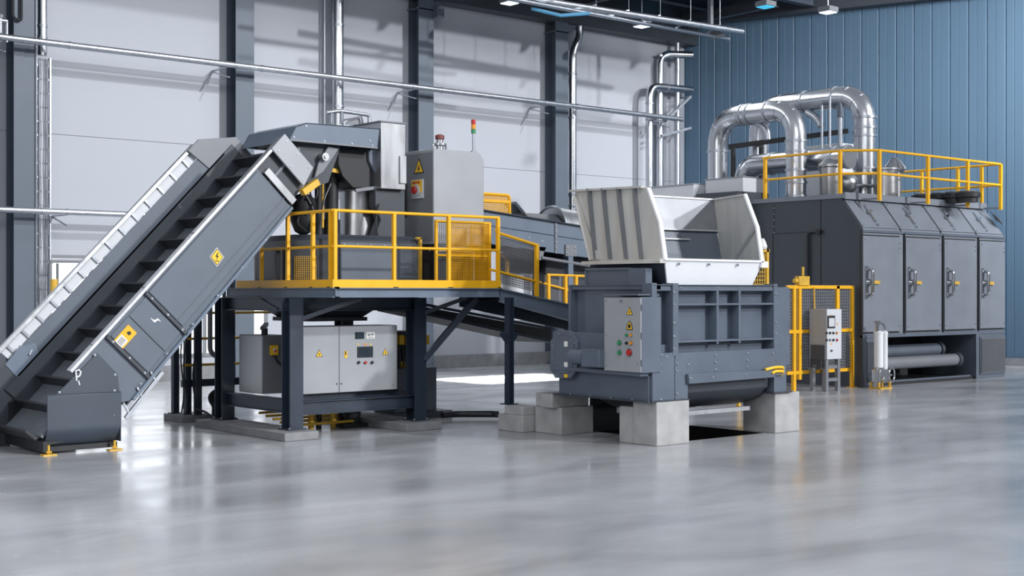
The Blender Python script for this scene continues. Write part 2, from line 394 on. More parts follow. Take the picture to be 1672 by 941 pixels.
mb = MB(); mb.tube([(x-.28, 29.6, 11), (x-.28, 29.6, 4.5)], .03, 8); tag(mb.build('conduit', 'pipe'), 'thin dark upright conduit left of the shiny duct over the discharge hood', 'conduit')
x = wx(935)
wall_pipe('downpipe', [(x+.28, 29.4, 10.1), (x+.28, 29.4, 9.75), (x, 29.4, 9.3), (x, 29.4, .4)], .115, 'S-bent shiny downpipe beside the fourth steel column', 'pipe', .25,
          clamps=[((x, 29.4, z), (0, 0, 1)) for z in (8.6, 7.3, 5.0, 4.5)], m='duct')
mb = MB(); mb.tube([(x-.2, 29.55, 5.2), (x-.2, 29.55, .4)], .025, 8); mb.tube([(x+.2, 29.55, 8.5), (x+.2, 29.55, .4)], .022, 8)
tag(mb.build('conduit', 'pipe'), 'pair of thin conduits flanking the S-bent downpipe', 'conduit')
for z in (5.03, 4.68):
    mb = MB(); mb.bar((x-.2, 29.25, z), (x+.95, 29.25, z), .05, .05); mb.bar((x+.95, 29.25, z), (x+.1, 29.7, z), .03, .03); mb.bar((x-.15, 29.25, z), (x-.15, 29.74, z), .04, .04)
    tag(mb.build('pipe_bracket', 'pipe'), 'galvanised bracket arm at the S-bent downpipe, '+('upper one' if z > 4.9 else 'lower one'), 'bracket')
# corner pipes
x = wx(1057); q = ony(1130, 150, 29.3)
wall_pipe('wall_pipe', [(x, 29.3, .4), (x, 29.3, q.z), (x+1.9, 29.3, q.z+.05)], .12, 'bent pipe near the corner with lower elbow and short arm to the right', 'pipe', .38,
          clamps=[((x, 29.3, z), (0, 0, 1)) for z in (8.0, 7.5)]+[((x+.75, 29.3, q.z), (1, 0, 0))], m='duct')
x = wx(1083); q = ony(1120, 92, 29.3)
wall_pipe('wall_pipe', [(x, 29.55, .4), (x, 29.55, q.z), (x+1.0, 29.1, q.z+.02)], .12, 'bent pipe near the corner with the highest elbow', 'pipe', .38,
          clamps=[((x, 29.55, z), (0, 0, 1)) for z in (9.6, 7.0)], m='duct')
x = wx(1104)
wall_pipe('wall_pipe', [(x, 29.35, .4), (x, 29.35, 10.2)], .085, 'straight upright pipe nearest the blue wall', 'pipe', .2,
          clamps=[((x, 29.35, z), (0, 0, 1)) for z in (9.2, 7.55, 6.0, 5.2, 4.7)], m='pipe')
for z in (8.0, 7.0):
    mb = MB(); mb.bar((x-1.0, 29.1, z-.65 if z > 7.5 else z), (x+.35, 29.1, z+.35), .07, .07); mb.bar((x+.3, 29.1, z+.33), (x+.3, 29.74, z+.33), .05, .05)
    tag(mb.build('pipe_brace', 'pipe'), 'diagonal galvanised brace across the corner pipes, '+('upper one' if z > 7.5 else 'lower one'), 'bracket')
c = ony(5, 50, PYY)
vb = thing('pipe_valve', (c.x, PYY, 7.62), 'small bolted valve with drain on the upper galvanised pipe at the left edge', 'valve')
mb = MB(); mb.cyl((c.x-.06, PYY, 7.63), (c.x-.06, PYY, 7.95), .045, n=12); mb.cyl((c.x-.16, PYY, 7.9), (c.x+.08, PYY, 7.9), .05, n=12); mb.cyl((c.x+.08, PYY, 7.45), (c.x+.08, PYY, 7.92), .03, n=10); mb.build('valve_body', 'pipe', vb)
mb = MB(); mb.cyl((c.x-.06, PYY, 7.95), (c.x-.06, PYY, 8.02), .07, n=14); mb.build('hand_wheel', 'grey2', vb)
c = ony(29, 20, 29.2); mb = MB(); mb.tube(round_path([(c.x-.1, 29.2, 9.9), (c.x-.1, 29.2, 8.05), (c.x+.08, 29.2, 8.0), (c.x+.08, 29.2, 9.9)], .12), .03, 8)
tag(mb.build('cable_loop', 'hose'), 'black cable loop hanging down the front of the leftmost column', 'cable')
# ---- under the roof: beams, pipe racks, lamps
for k, (a, b_) in enumerate(((25.2, 'nearer'), (27.6, 'farther'))):
    mb = MB(); mb.ibeam((18, a+.3, 11.05), (33.6, a+.3, 11.05), .45, .25)
    tag(mb.build('roof_beam', 'navy'), 'dark roof beam running along the hall under the ceiling, %s one' % b_, 'beam')
for k, xx in enumerate((22.0, 27, 31.5)):
    mb = MB(); mb.ibeam((xx, 25.4, 10.72), (xx, WY-.5, 10.72), .3, .2)
    tag(mb.build('roof_crossbeam', 'darker'), 'dark cross beam under the ceiling, '+('left', 'middle', 'right')[k]+' of three', 'beam', 'cross beams under the roof')
p0 = onz(840, -6, 9.75); p1 = onz(1212, 52, 9.75); q0 = onz(780, -12, 9.6); q1 = onz(1190, 64, 9.6)
rk = thing('pipe_rack', (p0.x, p0.y, 9.7), 'twin silver pipes hung on cross bars below the dark roof', 'pipe rack')
mb = MB(); mb.tube([p0+(p0-p1)*.4, p1], .09, 12); mb.build('upper_pipe', 'pipe', rk)
mb = MB(); mb.tube([q0+(q0-q1)*.4, q1], .06, 12); mb.build('lower_pipe', 'pipe', rk)
for k in range(7):
    t_ = .05+k*.14; a = p0.lerp(p1, t_); b_ = q0.lerp(q1, t_)
    mb = MB(); mb.bar(a+Vector((0, 0, .1)), b_-Vector((0, 0, .0)), .05, .05); mb.tube([a, a+Vector((0, 0, 1.5))], .012, 6); mb.build('hanger', 'pipe', rk)
mb = MB(); a = onz(868, 14, 9.5); b_ = onz(962, 22, 9.5); mb.tube([a, (a+b_)/2-Vector((0, 0, .12)), b_], .05, 8)
tag(mb.build('roof_cable', mat('cyan_cable', (70, 130, 165), .5)), 'pale blue cable sleeve hanging beside the twin roof pipes', 'cable')
M['lampglow'] = emit('lamp_glow', (225, 240, 255), 2.2)
M['cyanglow'] = emit('skylight_glow', (60, 170, 205), 1.1)
lamps = [((832, 5), 'square high-bay lamp at the left end of the roof pipes'), ((1048, 43), 'square high-bay lamp hanging below the twin roof pipes'),
         ((1250, 11), 'cyan-tinted high-bay lamp beyond the right end of the roof pipes'), ((1352, 20), 'square high-bay lamp nearest the blue wall')]
for (px, py), lab in lamps:
    c = onz(px, py, 9.75); r = thing('ceiling_lamp', c, lab, 'lamp', 'high-bay lamps')
    mb = MB(); mb.box(c.x-.2, c.x+.2, c.y-.2, c.y+.2, c.z, c.z+.14); mb.build('lamp_housing', 'grey2', r, .01)
    mb = MB(); mb.box(c.x-.17, c.x+.17, c.y-.17, c.y+.17, c.z-.02, c.z); mb.build('diffuser', 'lampglow' if 'cyan' not in lab else 'cyanglow', r)
    mb = MB(); mb.tube([(c.x, c.y, c.z+.14), (c.x, c.y, 11.3)], .015, 6); mb.build('hanger_rod', 'pipe', r)
for k, (px, py) in enumerate(((1120, -2), (1222, 16))):
    c = onz(px, py, 11.2); mb = MB(); mb.box(c.x-.4, c.x+.4, c.y-.14, c.y+.14, 11.2, 11.29)
    tag(mb.build('strip_light', 'cyanglow' if k == 0 else 'lampglow'), ('cyan strip light under the roof at the top edge', 'small white strip light under the roof beside the cyan lamp')[k], 'lamp')
# bracket with a small beacon under the eaves
c = ony(716, 22, 29.2); mb = MB(); mb.box(c.x-.12, c.x+.12, 29.1, 29.3, c.z-.12, c.z+.12); mb.box(c.x-.02, c.x+.02, 29.3, 29.74, c.z-.03, c.z+.03)
tag(mb.build('wall_speaker', 'dark'), 'small dark box on a bracket under the eaves, right of the middle column', 'speaker')
c = onz(1160, 66, 9.5); mb = MB(); mb.plate([c, c+U*.5+Vector((0, 0, .1)), c+Vector((0, 0, .45))], N*.05); mb.box(c.x-.06, c.x+.06, c.y-.06, c.y+.06, c.z+.3, 11.3)
tag(mb.build('pipe_support', 'grey2'), 'grey gusset bracket holding the right end of the roof pipes', 'bracket')
# yellow and grey frame standing before the window
c = ony(85, 430, 28.9); r = thing('pipe_stand', (c.x, 28.9, 0), 'grey tubular stand with yellow valve in front of the low window', 'stand')
mb = MB(); mb.tube(round_path([(c.x-.05, 28.9, 0), (c.x-.05, 28.9, c.z+.05), (c.x+1.0, 28.9, c.z+.05)], .12), .04, 10); mb.tube([(c.x+.12, 28.9, 0), (c.x+.12, 28.9, c.z)], .03, 8); mb.build('tube_frame', 'grey2', r)
mb = MB(); z = ony(85, 465, 28.9).z; mb.cyl((c.x+.03, 28.9, z-.2), (c.x+.03, 28.9, z+.12), .09, n=12); mb.build('valve', 'yellow2', r)
# ================================================================== INCLINED CONVEYOR (runs along X, climbing to the right)
YN, YF = 17.1, 18.5                                         # near and far side of the trough
O_ = (6.9, 1.12); TH = math.radians(46.2); ds = (math.cos(TH), math.sin(TH)); dn = (-math.sin(TH), math.cos(TH))
def cs(s, n): return (O_[0]+s*ds[0]+n*dn[0], O_[1]+s*ds[1]+n*dn[1])
def sn(px, py, y=YN):
    p = ony(px, py, y); a, b = p.x-O_[0], p.z-O_[1]; return (a*ds[0]+b*ds[1], a*dn[0]+b*dn[1])
conv = thing('inclined_conveyor', (7.6, 17.8, 0), 'charcoal inclined belt conveyor with black cleats, climbing from the floor at far left', 'conveyor')
def slab_sn(name, pts, y0, y1, m, parent=conv, bevel=0, label=None):
    mb = MB(); mb.prism([cs(*p) for p in pts], 'Y', y0, y1); return mb.build(name, m, parent, bevel, label)
S_END = 3.83
# near side: web plate with raised cover panels and edge flanges
near = slab_sn('side_panel', [(-.05, 0), (S_END, 0), (S_END, -.78), (.2, -.88), (-.45, -.4)], YN, YN+.02, 'dark')
a1 = sn(245, 485)[0]; a2 = sn(182, 556)[0]; a3 = sn(160, 578)[0]
slab_sn('cover_panel', [(a1+.03, -.03), (S_END-.03, -.03), (S_END-.03, -.70), (a1+.03, -.72)], YN-.025, YN, 'dark', near, .006)
slab_sn('cover_panel', [(a2+.03, -.05), (a1-.05, -.05), (a1-.05, -.76), (a2+.03, -.78)], YN-.018, YN, 'dark', near, .006)
mb = MB()
for a in (a1, a2): mb.prism([cs(a-.035, -.01), cs(a+.012, -.01), cs(a+.012, -.83), cs(a-.035, -.84)], 'Y', YN-.05, YN)
mb.build('stiffener', 'darker', near)
am = (a1+a2)/2
mb = MB(); mb.prism([cs(am-.006, -.06), cs(am+.006, -.06), cs(am+.006, -.76), cs(am-.006, -.76)], 'Y', YN-.024, YN); mb.build('panel_joint', 'black', near)
slab_sn('edge_flange', [(.2, -.85), (S_END, -.76), (S_END, -.80), (.2, -.89)], YN-.05, YN+.02, 'bluegrey', near)
slab_sn('edge_rib', [(a1, -.60), (S_END, -.585), (S_END, -.595), (a1, -.61)], YN-.034, YN-.02, 'dark', near)
bolts(conv, [(cs(a, -.1*k-.12)[0], YN-.05, cs(a, -.1*k-.12)[1]) for a in (a1-.012, a2-.012) for k in (0, 3.2, 6.2)], (0, -1, 0), .8)
bolts(conv, [(cs(a1+.15+k*.55, -.80)[0], YN-.05, cs(a1+.15+k*.55, -.80)[1]) for k in range(-3, 4)], (0, -1, 0), .6)
# white capped rims
slab_sn('rim_cap', [(-.1, 0), (S_END+.62, 0), (S_END+.62, .05), (-.1, .05)], YN-.03, YN+.09, 'bright', conv, .008, 'bright bare metal rim of the near side')
mb = MB()
for k in range(4): s_ = .35+k*1.05; mb.prism([cs(s_, .05), cs(s_+.012, .05), cs(s_+.012, .056), cs(s_, .056)], 'Y', YN-.032, YN+.092)
mb.build('rim_joint', 'grey2', conv)
# far side: inner wall, ledge board and white handrail on brackets
slab_sn('inner_wall', [(-.55, -.45), (S_END+.6, -.45), (S_END+.6, .08), (-.55, .08)], YF, YF+.02, 'darker')
slab_sn('ledge_board', [(-.3, .07), (S_END+.35, .07), (S_END+.35, .30), (-.3, .30)], YF+.05, YF+.08, 'dark', conv, .004)
slab_sn('ledge', [(-.3, .06), (S_END+.4, .06), (S_END+.4, .08), (-.3, .08)], YF, YF+.09, 'dark')
slab_sn('far_rim', [(-.35, .44), (S_END+.15, .44), (S_END+.15, .50), (-.35, .50)], YF+.07, YF+.15, 'bright', conv, .008, 'bright metal handrail on the far side')
for k in range(15): s_ = -.1+k*.29; mb = MB(); mb.prism([cs(s_, .28), cs(s_+.035, .28), cs(s_+.035, .45), cs(s_, .45)], 'Y', YF+.08, YF+.095); mb.build('rail_bracket', 'pipe', conv)
slab_sn('splash_screen', [(-.2, .30), (S_END+.1, .30), (S_END+.1, .44), (-.2, .44)], YF+.11, YF+.114, 'lightgrey')
# belt, cleats
NB = -.27
slab_sn('belt', [(-.95, NB), (S_END+.75, NB), (S_END+.75, NB-.04), (-.95, NB-.04)], YN+.03, YF, 'belt')
slab_sn('return_belt', [(-.2, -.70), (S_END, -.68), (S_END, -.71), (-.2, -.73)], YN+.05, YF-.02, 'black')
CL = cl0 = None
for k in range(14):
    z = 3.5+.318*3-.318*k; s_ = (z-O_[1]+.1*dn[1])/ds[1]
    pts = [(s_-.012, NB), (s_+.04, NB), (s_+.012, -.085), (s_-.02, -.085)]
    if k == 0: cl0 = slab_sn('cleat', pts, YN+.06, YF-.03, 'cleat'); S0 = s_
    else:
        o = link_part(cl0, 'cleat', conv); o.location = ((s_-S0)*ds[0], 0, (s_-S0)*ds[1])
# underside closing sheet and bright lower edge strip with struts
slab_sn('bottom_sheet', [(.1, -.86), (S_END, -.77), (S_END, -.79), (.1, -.88)], YN+.02, YF, 'darker')
mb = MB(); c0 = cs(-.05, -.97); c1 = cs(.75, -.93); mb.bar((c0[0], YN-.02, c0[1]), (c1[0], YN-.02, c1[1]), .04, .05)
for t in (.1, .45, .8):
    q = cs(-.05+t*.8, -.96); q2 = cs(-.05+t*.8+.05, -.8); mb.bar((q[0], YN-.02, q[1]), (q2[0], YN-.02, q2[1]), .025, .025)
mb.build('lower_rail', 'pipe', conv, label='bare metal rail under the lower end')
# boot at the floor: rounded guard, sloping plate above, frame, far wing
mb = MB(); x0, x1 = 6.49, 7.49; pr = [(YN-.06, .77), (YN-.06, .40)]
pr += [(YN-.06+.26*(1-math.cos(a)), .40-.31*math.sin(a)) for a in [PI/2*i/8 for i in range(1, 9)]]
pr += [(y+.02 if i < 2 else y+.012, z+.015) for i, (y, z) in reversed(list(enumerate(pr)))]
mb.prism(pr, 'X', x0, x1); mb.prism([(x1-.015, YN-.055), (x1, YN-.055), (x1, YN+.16), (x1-.015, YN+.16)], 'Z', .12, .74)
mb.build('boot_guard', 'boot', conv, .006)
q = [ony(*p, YN-.01) for p in ((86, 650), (158, 577), (191, 611), (195, 650))]
mb = MB(); mb.plate(q, (0, -.02, 0)); mb.build('boot_plate', 'boot', conv, .003)
bolts(conv, [ony(*p, YN-.035) for p in ((155, 580), (188, 612), (187, 638), (97, 641))], (0, -1, 0), .8)
mb = MB(); mb.tube([ony(*p, YN-.034) for p in ((125, 622), (124, 606), (129, 604), (132, 608), (130, 614), (126, 616))], .011, 6); mb.tube([ony(*p, YN-.034) for p in ((128, 622), (130, 629))], .009, 6); mb.build('chalk_mark', 'white', conv, label='white scuffed chalk mark')
q = [ony(*p, YN-.02) for p in ((245, 519), (252, 523), (258, 520), (263, 526), (258, 523), (252, 527))]
mb = MB(); mb.plate(q, (0, -.002, 0)); mb.build('scratch', 'white', conv, label='white scratch on the cover panel')
mb = MB(); mb.box(6.46, 6.53, YN, 19.0, .04, .18); mb.box(6.5, 7.5, YN+.1, YN+.13, .03, .10); mb.box(6.52, 7.45, YF-.02, YF+.02, .03, .6)
mb.prism([(6.5, .16), (7.35, .30), (7.35, .26), (6.5, .12)], 'Y', YN+.03, YF); mb.build('boot_frame', 'black', conv)
mb = MB(); mb.prism([(6.52, .19), (6.95, .36), (6.95, .34), (6.52, .17)], 'Y', YN+.04, YF); mb.build('tail_plate', 'belt', conv)
mb = MB(); mb.cyl((7.0, YN+.03, .36), (7.0, YF, .36), .13, n=20); mb.build('tail_drum', 'black', conv)
for fx, fy in ((6.53, 17.1), (7.42, 17.1), (6.53, 18.9)):
    mb = MB(); mb.box(fx-.09, fx+.09, fy-.06, fy+.06, 0, .015); mb.cyl((fx, fy, .015), (fx, fy, .13), .017, n=10); mb.cyl((fx, fy, .03), (fx, fy, .055), .04, n=6)
    mb.build('levelling_foot', 'yellow2', conv, label='yellowish levelling foot')
up = [ony(*p, YF+.02) for p in ((9, 596), (32, 567), (58, 560), (75, 613), (50, 640))]
mb = MB(); mb.plate(up, (0, .025, 0)); mb.build('feed_wing', 'bluegrey', conv, label='lighter upper plate of the feed wing')
lo = [ony(*p, YF+.025) for p in ((-60, 640), (-60, 600), (9, 596), (50, 640), (75, 613), (72, 640), (12, 702), (-60, 702))]
lo = [ony(*p, YF+.03) for p in ((-70, 665), (9, 596), (52, 641), (14, 702), (-70, 702))]
mb = MB(); mb.plate(lo, (0, .025, 0)); mb.box(lo[4].x, lo[3].x, YF-.02, YF+.06, 0, lo[3].z); mb.build('feed_wing', 'darker', conv)
lo = [ony(*p, YF+.015) for p in ((52, 641), (75, 613), (70, 585), (92, 600), (70, 655), (14, 702))]
mb = MB(); mb.plate([ony(*p, YF+.01) for p in ((50, 641), (76, 612), (82, 640), (14, 706))], (0, .02, 0)); mb.build('feed_wing', 'darker', conv)
mb = MB(); a = ony(32, 566, YF+.1); b_ = ony(60, 556, YF+.1); mb.tube([a, b_, ony(48, 580, YF)], .015, 8); mb.build('wing_stay', 'bright', conv)
# stickers
c = ony(354, 420, YN-.03); mb = MB(); k_ = .135
D = lambda k: [(0, -k), (k*.82, 0), (0, k), (-k*.82, 0)]
mb.mi = 0; on_face(mb, c, (0, -1, 0), D(k_)); mb.mi = 1; on_face(mb, c, (0, -1, 0), D(k_*.9), .002, .003); mb.mi = 2; on_face(mb, c, (0, -1, 0), D(k_*.78), .002, .005)
mb.mi = 1; on_face(mb, c, (0, -1, 0), [(a*.1, b*.1+.01) for a, b in BOLT], .002, .007); on_face(mb, c-Vector((0, 0, .055)), (0, -1, 0), [(-.03, -.006), (.03, -.006), (.03, .006), (-.03, .006)], .002, .007)
mb.build('warning_sign', ['paper', 'ink', 'signyel'], conv, label='yellow diamond warning sign with black flash')
c = ony(204, 551, YN-.022); uu = Vector((ds[0], 0, ds[1])); mb = MB()
R = lambda w, h, x=0, y=0: [(x-w/2, y-h/2), (x+w/2, y-h/2), (x+w/2, y+h/2), (x-w/2, y+h/2)]
mb.mi = 0; on_face(mb, c, (0, -1, 0), R(.17, .31), .003, 0, uu); mb.mi = 1; on_face(mb, c, (0, -1, 0), R(.125, .13, 0, -.07), .002, .003, uu)
mb.mi = 2; on_face(mb, c, (0, -1, 0), [(-.03, .06), (.02, .05), (.035, .09), (.0, .11), (-.02, .09)], .002, .003, uu)
for i in range(5): on_face(mb, c, (0, -1, 0), R(.085, .008, -.005*(i % 2), -.03-.02*i), .002, .005, uu)
mb.build('label_plate', ['yellow', 'paper', 'ink'], conv, label='orange-yellow label with a white text block')
# head end of the conveyor
slab_sn('head_web', [(S_END, -.02), (S_END+.62, -.02), (S_END+.62, -.70), (S_END, -.76)], YN+.06, YN+.08, 'darker')
slab_sn('head_strip', [(S_END+.03, -.12), (S_END+.14, -.12), (S_END+.14, -.76), (S_END+.03, -.76)], YN-.03, YN+.06, 'steel', conv, .004, 'shiny strip at the head end')
slab_sn('head_plate', [(S_END+.36, .05), (S_END+.68, .05), (S_END+.68, -.62), (S_END+.36, -.70)], YN-.05, YN-.01, 'grey', conv, .008)
bolts(conv, [(cs(*p)[0], YN-.05, cs(*p)[1]) for p in ((S_END+.42, -.05), (S_END+.62, -.05), (S_END+.42, -.35), (S_END+.62, -.3), (S_END+.42, -.62), (S_END+.62, -.56))], (0, -1, 0), .8)
slab_sn('far_head_plate', [(S_END+.0, .5), (S_END+.25, .5), (S_END+.75, .1), (S_END+.75, -.3), (S_END+.1, -.2)], YF+.03, YF+.06, 'grey2', conv, .006)
mb = MB(); q = [ony(*p, YN+.12) for p in ((466, 228), (556, 240), (536, 298), (512, 306), (478, 300))]; mb.plate(q, (0, .02, 0)); mb.build('head_side', 'darker', conv)
mb = MB(); q = [ony(*p, YN+.05) for p in ((536, 240), (553, 243), (528, 280), (514, 290), (520, 268))]; mb.plate(q, (0, .05, 0)); mb.build('tension_bracket', 'grey2', conv)
c = ony(532, 256, YN-.02); mb = MB(); mb.cyl(c, c+Vector((0, .12, 0)), .06, n=18); mb.cyl(c-Vector((0, .02, 0)), c, .03, n=10); mb.build('bearing', 'steel', conv)
mb = MB(); a = ony(493, 315, YN-.03); b_ = ony(518, 297, YN-.03); mb.bar(a, b_, .12, .10); mb.build('limit_switch', 'yellow2', conv, .006)
for k, (pa, pb, pc) in enumerate((((505, 310), (512, 335), (498, 348)), ((498, 318), (490, 338), (500, 352)))):
    mb = MB(); mb.tube(round_path([ony(*pa, YN), ony(*pb, YN+.05), ony(*pc, YN+.2)], .1), .015, 8); mb.build('cable', 'hose', conv)
# conveyor support posts on their own slab
sp = thing('post_footing', (10.05, 20.25, 0), 'dark flat slab on the floor under three slim posts, behind the conveyor', 'footing')
a = Vector((9.78, 19.93, 0))
mb = MB(); mb.box(9.78, 10.35, 19.93, 20.6, 0, .11); mb.build('slab_block', 'slab', sp, .008)
st = thing('post_stand', (10.05, 20.25, .11), 'open stand of three slim navy posts on a dark slab behind the conveyor', 'stand')
for px, y in ((286, 20.5), (306, 20.2), (323, 20.02)):
    x = ony(px, 680, y).x; mb = MB(); mb.box(x-.05, x+.05, y-.05, y+.05, .11, 2.4); mb.build('post', 'navy', st); mb = MB(); mb.box(x-.09, x+.09, y-.075, y+.075, .11, .125); mb.build('foot_plate', 'navy', st)
mb = MB(); z = ony(330, 625, 20.2).z; mb.box(9.9, 11.6, 20.16, 20.22, z-.06, z+.06); mb.build('cross_bar', 'navy', st)
mb = MB(); z = ony(345, 511, 20.2).z
for zz in (z, z-.42, z-.85): mb.tube([(9.9, 20.15, zz), (12.2, 20.15, zz)], .022, 8)
mb.build('yellow_rail', 'yellow2', st, label='thin yellowish rails')
for k, (px, y) in enumerate(((292, 20.1), (297, 20.12), (312, 20.1))):
    x = ony(px, 600, y).x; mb = MB(); mb.tube([(x+.03*math.sin(i*1.1+k), y-.12+.02*math.cos(i+k), .16+i*.2) for i in range(9)], .013, 7); mb.build('hanging_cable', 'hose', st)
# hydraulic pipes between conveyor and platform
hp = thing('pipe_manifold', (10.6, 19.7, 0), 'bank of grey bent pipes and black hoses left of the platform legs', 'pipework')
for k, px in enumerate((343, 354, 366)):
    x = ony(px, 560, 19.7).x; z1 = ony(px, 575, 19.7).z
    mb = MB(); mb.tube(round_path([(x, 19.7, 2.3), (x, 19.7, z1+.05*k), (x+.16, 19.75, z1-.1+.05*k), (x+.16, 19.75, 2.3)], .09), .03 if k else .04, 10); mb.build('bent_pipe', 'grey2' if k != 1 else 'pipe', hp)
for k in range(4):
    a = ony(362+4*k, 590, 19.6); mb = MB()
    pts = [a, a+Vector((.02, 0, -.3)), ony(352-5*k, 648, 19.5), Vector(ony(346+3*k, 682-3*k, 19.4)), Vector(ony(372, 690-5*k, 19.35))]
    mb.tube(round_path(pts, .18), .024, 9); mb.build('hose', 'hose', hp)
mb = MB(); mb.tube(round_path([ony(318, 668, 19.9), ony(335, 672, 19.7), ony(350, 684, 19.5), ony(372, 686, 19.4)], .2), .02, 8); mb.build('hose', 'hose', hp)

# ================================================================== PLATFORM
DZ = 2.17; PXa, PXb, PYa, PYb = 10.2, 13.21, 16.08, 19.13
pf = thing('steel_platform', (11.5, 17.5, 0), 'raised navy steel platform with yellow toe boards carrying the compactor', 'platform')
mb = MB(); mb.box(PXa, PXb, PYa, 17.28, DZ-.03, DZ); mb.box(PXa, 10.36, 17.28, PYb, DZ-.03, DZ); mb.box(12.14, PXb, 17.28, PYb, DZ-.03, DZ); mb.box(10.36, 12.14, 18.92, PYb, DZ-.03, DZ); mb.build('deck', 'darker', pf)
def channel(mb, p0, p1, h=.135):
    mb.ibeam(p0, p1, h, .1, .014)
zc = DZ-.07
mb = MB(); mb.ibeam((PXa-.02, PYa, zc), (PXb, PYa, zc), .14, .12, .014); mb.build('edge_beam', 'bluegrey', pf)
mb = MB(); mb.ibeam((PXa, PYa-.06, zc), (PXa, PYb, zc), .14, .12, .014); mb.build('edge_beam', 'bluegrey', pf)
mb = MB(); mb.ibeam((PXb, PYa, zc), (PXb, PYb, zc), .14, .12, .014); mb.ibeam((PXa, PYb, zc), (PXb, PYb, zc), .14, .12, .014); mb.build('edge_beam', 'navy', pf)
mb = MB()
for y in (16.5, 17.2): mb.ibeam((PXa, y, zc-.0), (PXb, y, zc), .12, .08, .01)
mb.build('joist', 'navy', pf)
legs = [(10.0+.02, 16.9), (12.22, 16.9), (10.02, 18.95), (12.22, 18.95)]
for i, (x, y) in enumerate(legs):
    mb = MB(); mb.ibeam((x, y, .14), (x, y, DZ-.15), .24, .22, .018); mb.build('leg', 'navy', pf)
    mb = MB(); mb.box(x-.15, x+.15, y-.15, y+.15, .12, .14); mb.build('base_plate', 'navy', pf)
    bolts(pf, [(x+a, y+b_, .14) for a in (-.12, .12) for b_ in (-.12, .12)], (0, 0, 1), 1.1)
mb = MB(); mb.ibeam((10.02, 16.9, 1.93), (10.02, 18.95, 1.93), .2, .12, .014); mb.build('cross_beam', 'navy', pf)
mb = MB(); mb.ibeam((10.02, 16.9, 1.93), (12.22, 16.9, 1.93), .2, .12, .014); mb.build('cross_beam', 'navy', pf)
mb = MB(); mb.ibeam((10.1, 16.9, .42), (12.2, 16.9, .42), .2, .12, .014); mb.build('lower_beam', 'navy', pf)
mb = MB(); mb.ibeam((10.02, 17.0, .45), (10.02, 18.9, .45), .2, .12, .014); mb.build('lower_beam', 'navy', pf)
mb = MB(); mb.ibeam((12.22, 17.0, .45), (12.22, 18.9, .45), .2, .12, .014); mb.build('lower_beam', 'navy', pf)
mb = MB(); mb.bar((10.12, 16.8, 1.72), (10.75, 16.2, 2.02), .06, .06); mb.build('gusset_brace', 'navy', pf)
mb = MB(); mb.bar(ony(692, 588, 16.8), ony(778, 487, 16.5), .09, .09); mb.build('diagonal_brace', 'navy', pf)
mb = MB(); mb.bar((12.22, 16.85, 1.75), (12.9, 16.5, 2.02), .05, .06); mb.build('gusset_brace', 'navy', pf)
mb = MB(); mb.bar((10.02, 17.3, 1.85), (10.02, 17.9, 2.03), .05, .03); mb.build('gusset_brace', 'navy', pf)
for k, (x, y0, y1, lab) in enumerate(((9.87, 16.5, 19.23, 'long concrete footing strip under the left pair of platform legs'), (11.98, 16.5, 19.2, 'long concrete footing strip under the right pair of platform legs'))):
    mb = MB(); mb.box(9.66 if k == 0 else 11.76, 10.22 if k == 0 else 12.42, y0, y1, 0, .12); tag(mb.build('footing_strip', 'slab', bevel=.01), lab, 'footing', 'platform footings')
# underside funnel of the compactor, seen between the beams
# ---- guard rail
gr = thing('platform_guardrail', (10.2, 16.08, DZ), 'yellow guard rail with toe board around the near corner of the raised platform', 'guard rail')
TB = .115
mb = MB(); mb.box(PXa-.03, PXb, PYa-.05, PYa-.035, DZ, DZ+TB); mb.build('toe_board', 'yellow', gr)
mb = MB(); mb.box(PXa-.045, PXa-.03, PYa-.05, PYb-.3, DZ, DZ+TB); mb.build('toe_board', 'yellow', gr)
posts = []
def post(p, h=1.09, w=.05):
    mb = MB(); mb.box(p[0]-w/2, p[0]+w/2, p[1]-w/2, p[1]+w/2, DZ, DZ+h); mb.box(p[0]-.045, p[0]+.045, p[1]-.05, p[1]+.03, DZ, DZ+.012); mb.build('post', 'yellow', gr)
for x in (PXa+.02, 11.23, 12.23, PXb-.02): post((x, PYa))
yl = [onx(px, 400, PXa).y for px in (540, 511, 470)]
for y in yl: post((PXa, y))
y4 = onx(427, 400, PXa).y; post((PXa, y4), .62)
ye = yl[2]
mb = MB(); mb.tube([(PXa, PYa, DZ+1.09), (PXb, PYa, DZ+1.09)], .024, 10); mb.build('top_rail', 'yellow', gr)
mb = MB(); mb.tube([(PXa, PYa, DZ+.585), (PXb, PYa, DZ+.585)], .021, 10); mb.build('mid_rail', 'yellow', gr)
mb = MB(); mb.tube([(PXa, PYa, DZ+1.09), (PXa, ye, DZ+1.09)], .024, 10); mb.build('top_rail', 'yellow', gr)
mb = MB(); mb.tube([(PXa, PYa, DZ+.585), (PXa, y4, DZ+.585)], .021, 10); mb.build('mid_rail', 'yellow', gr)
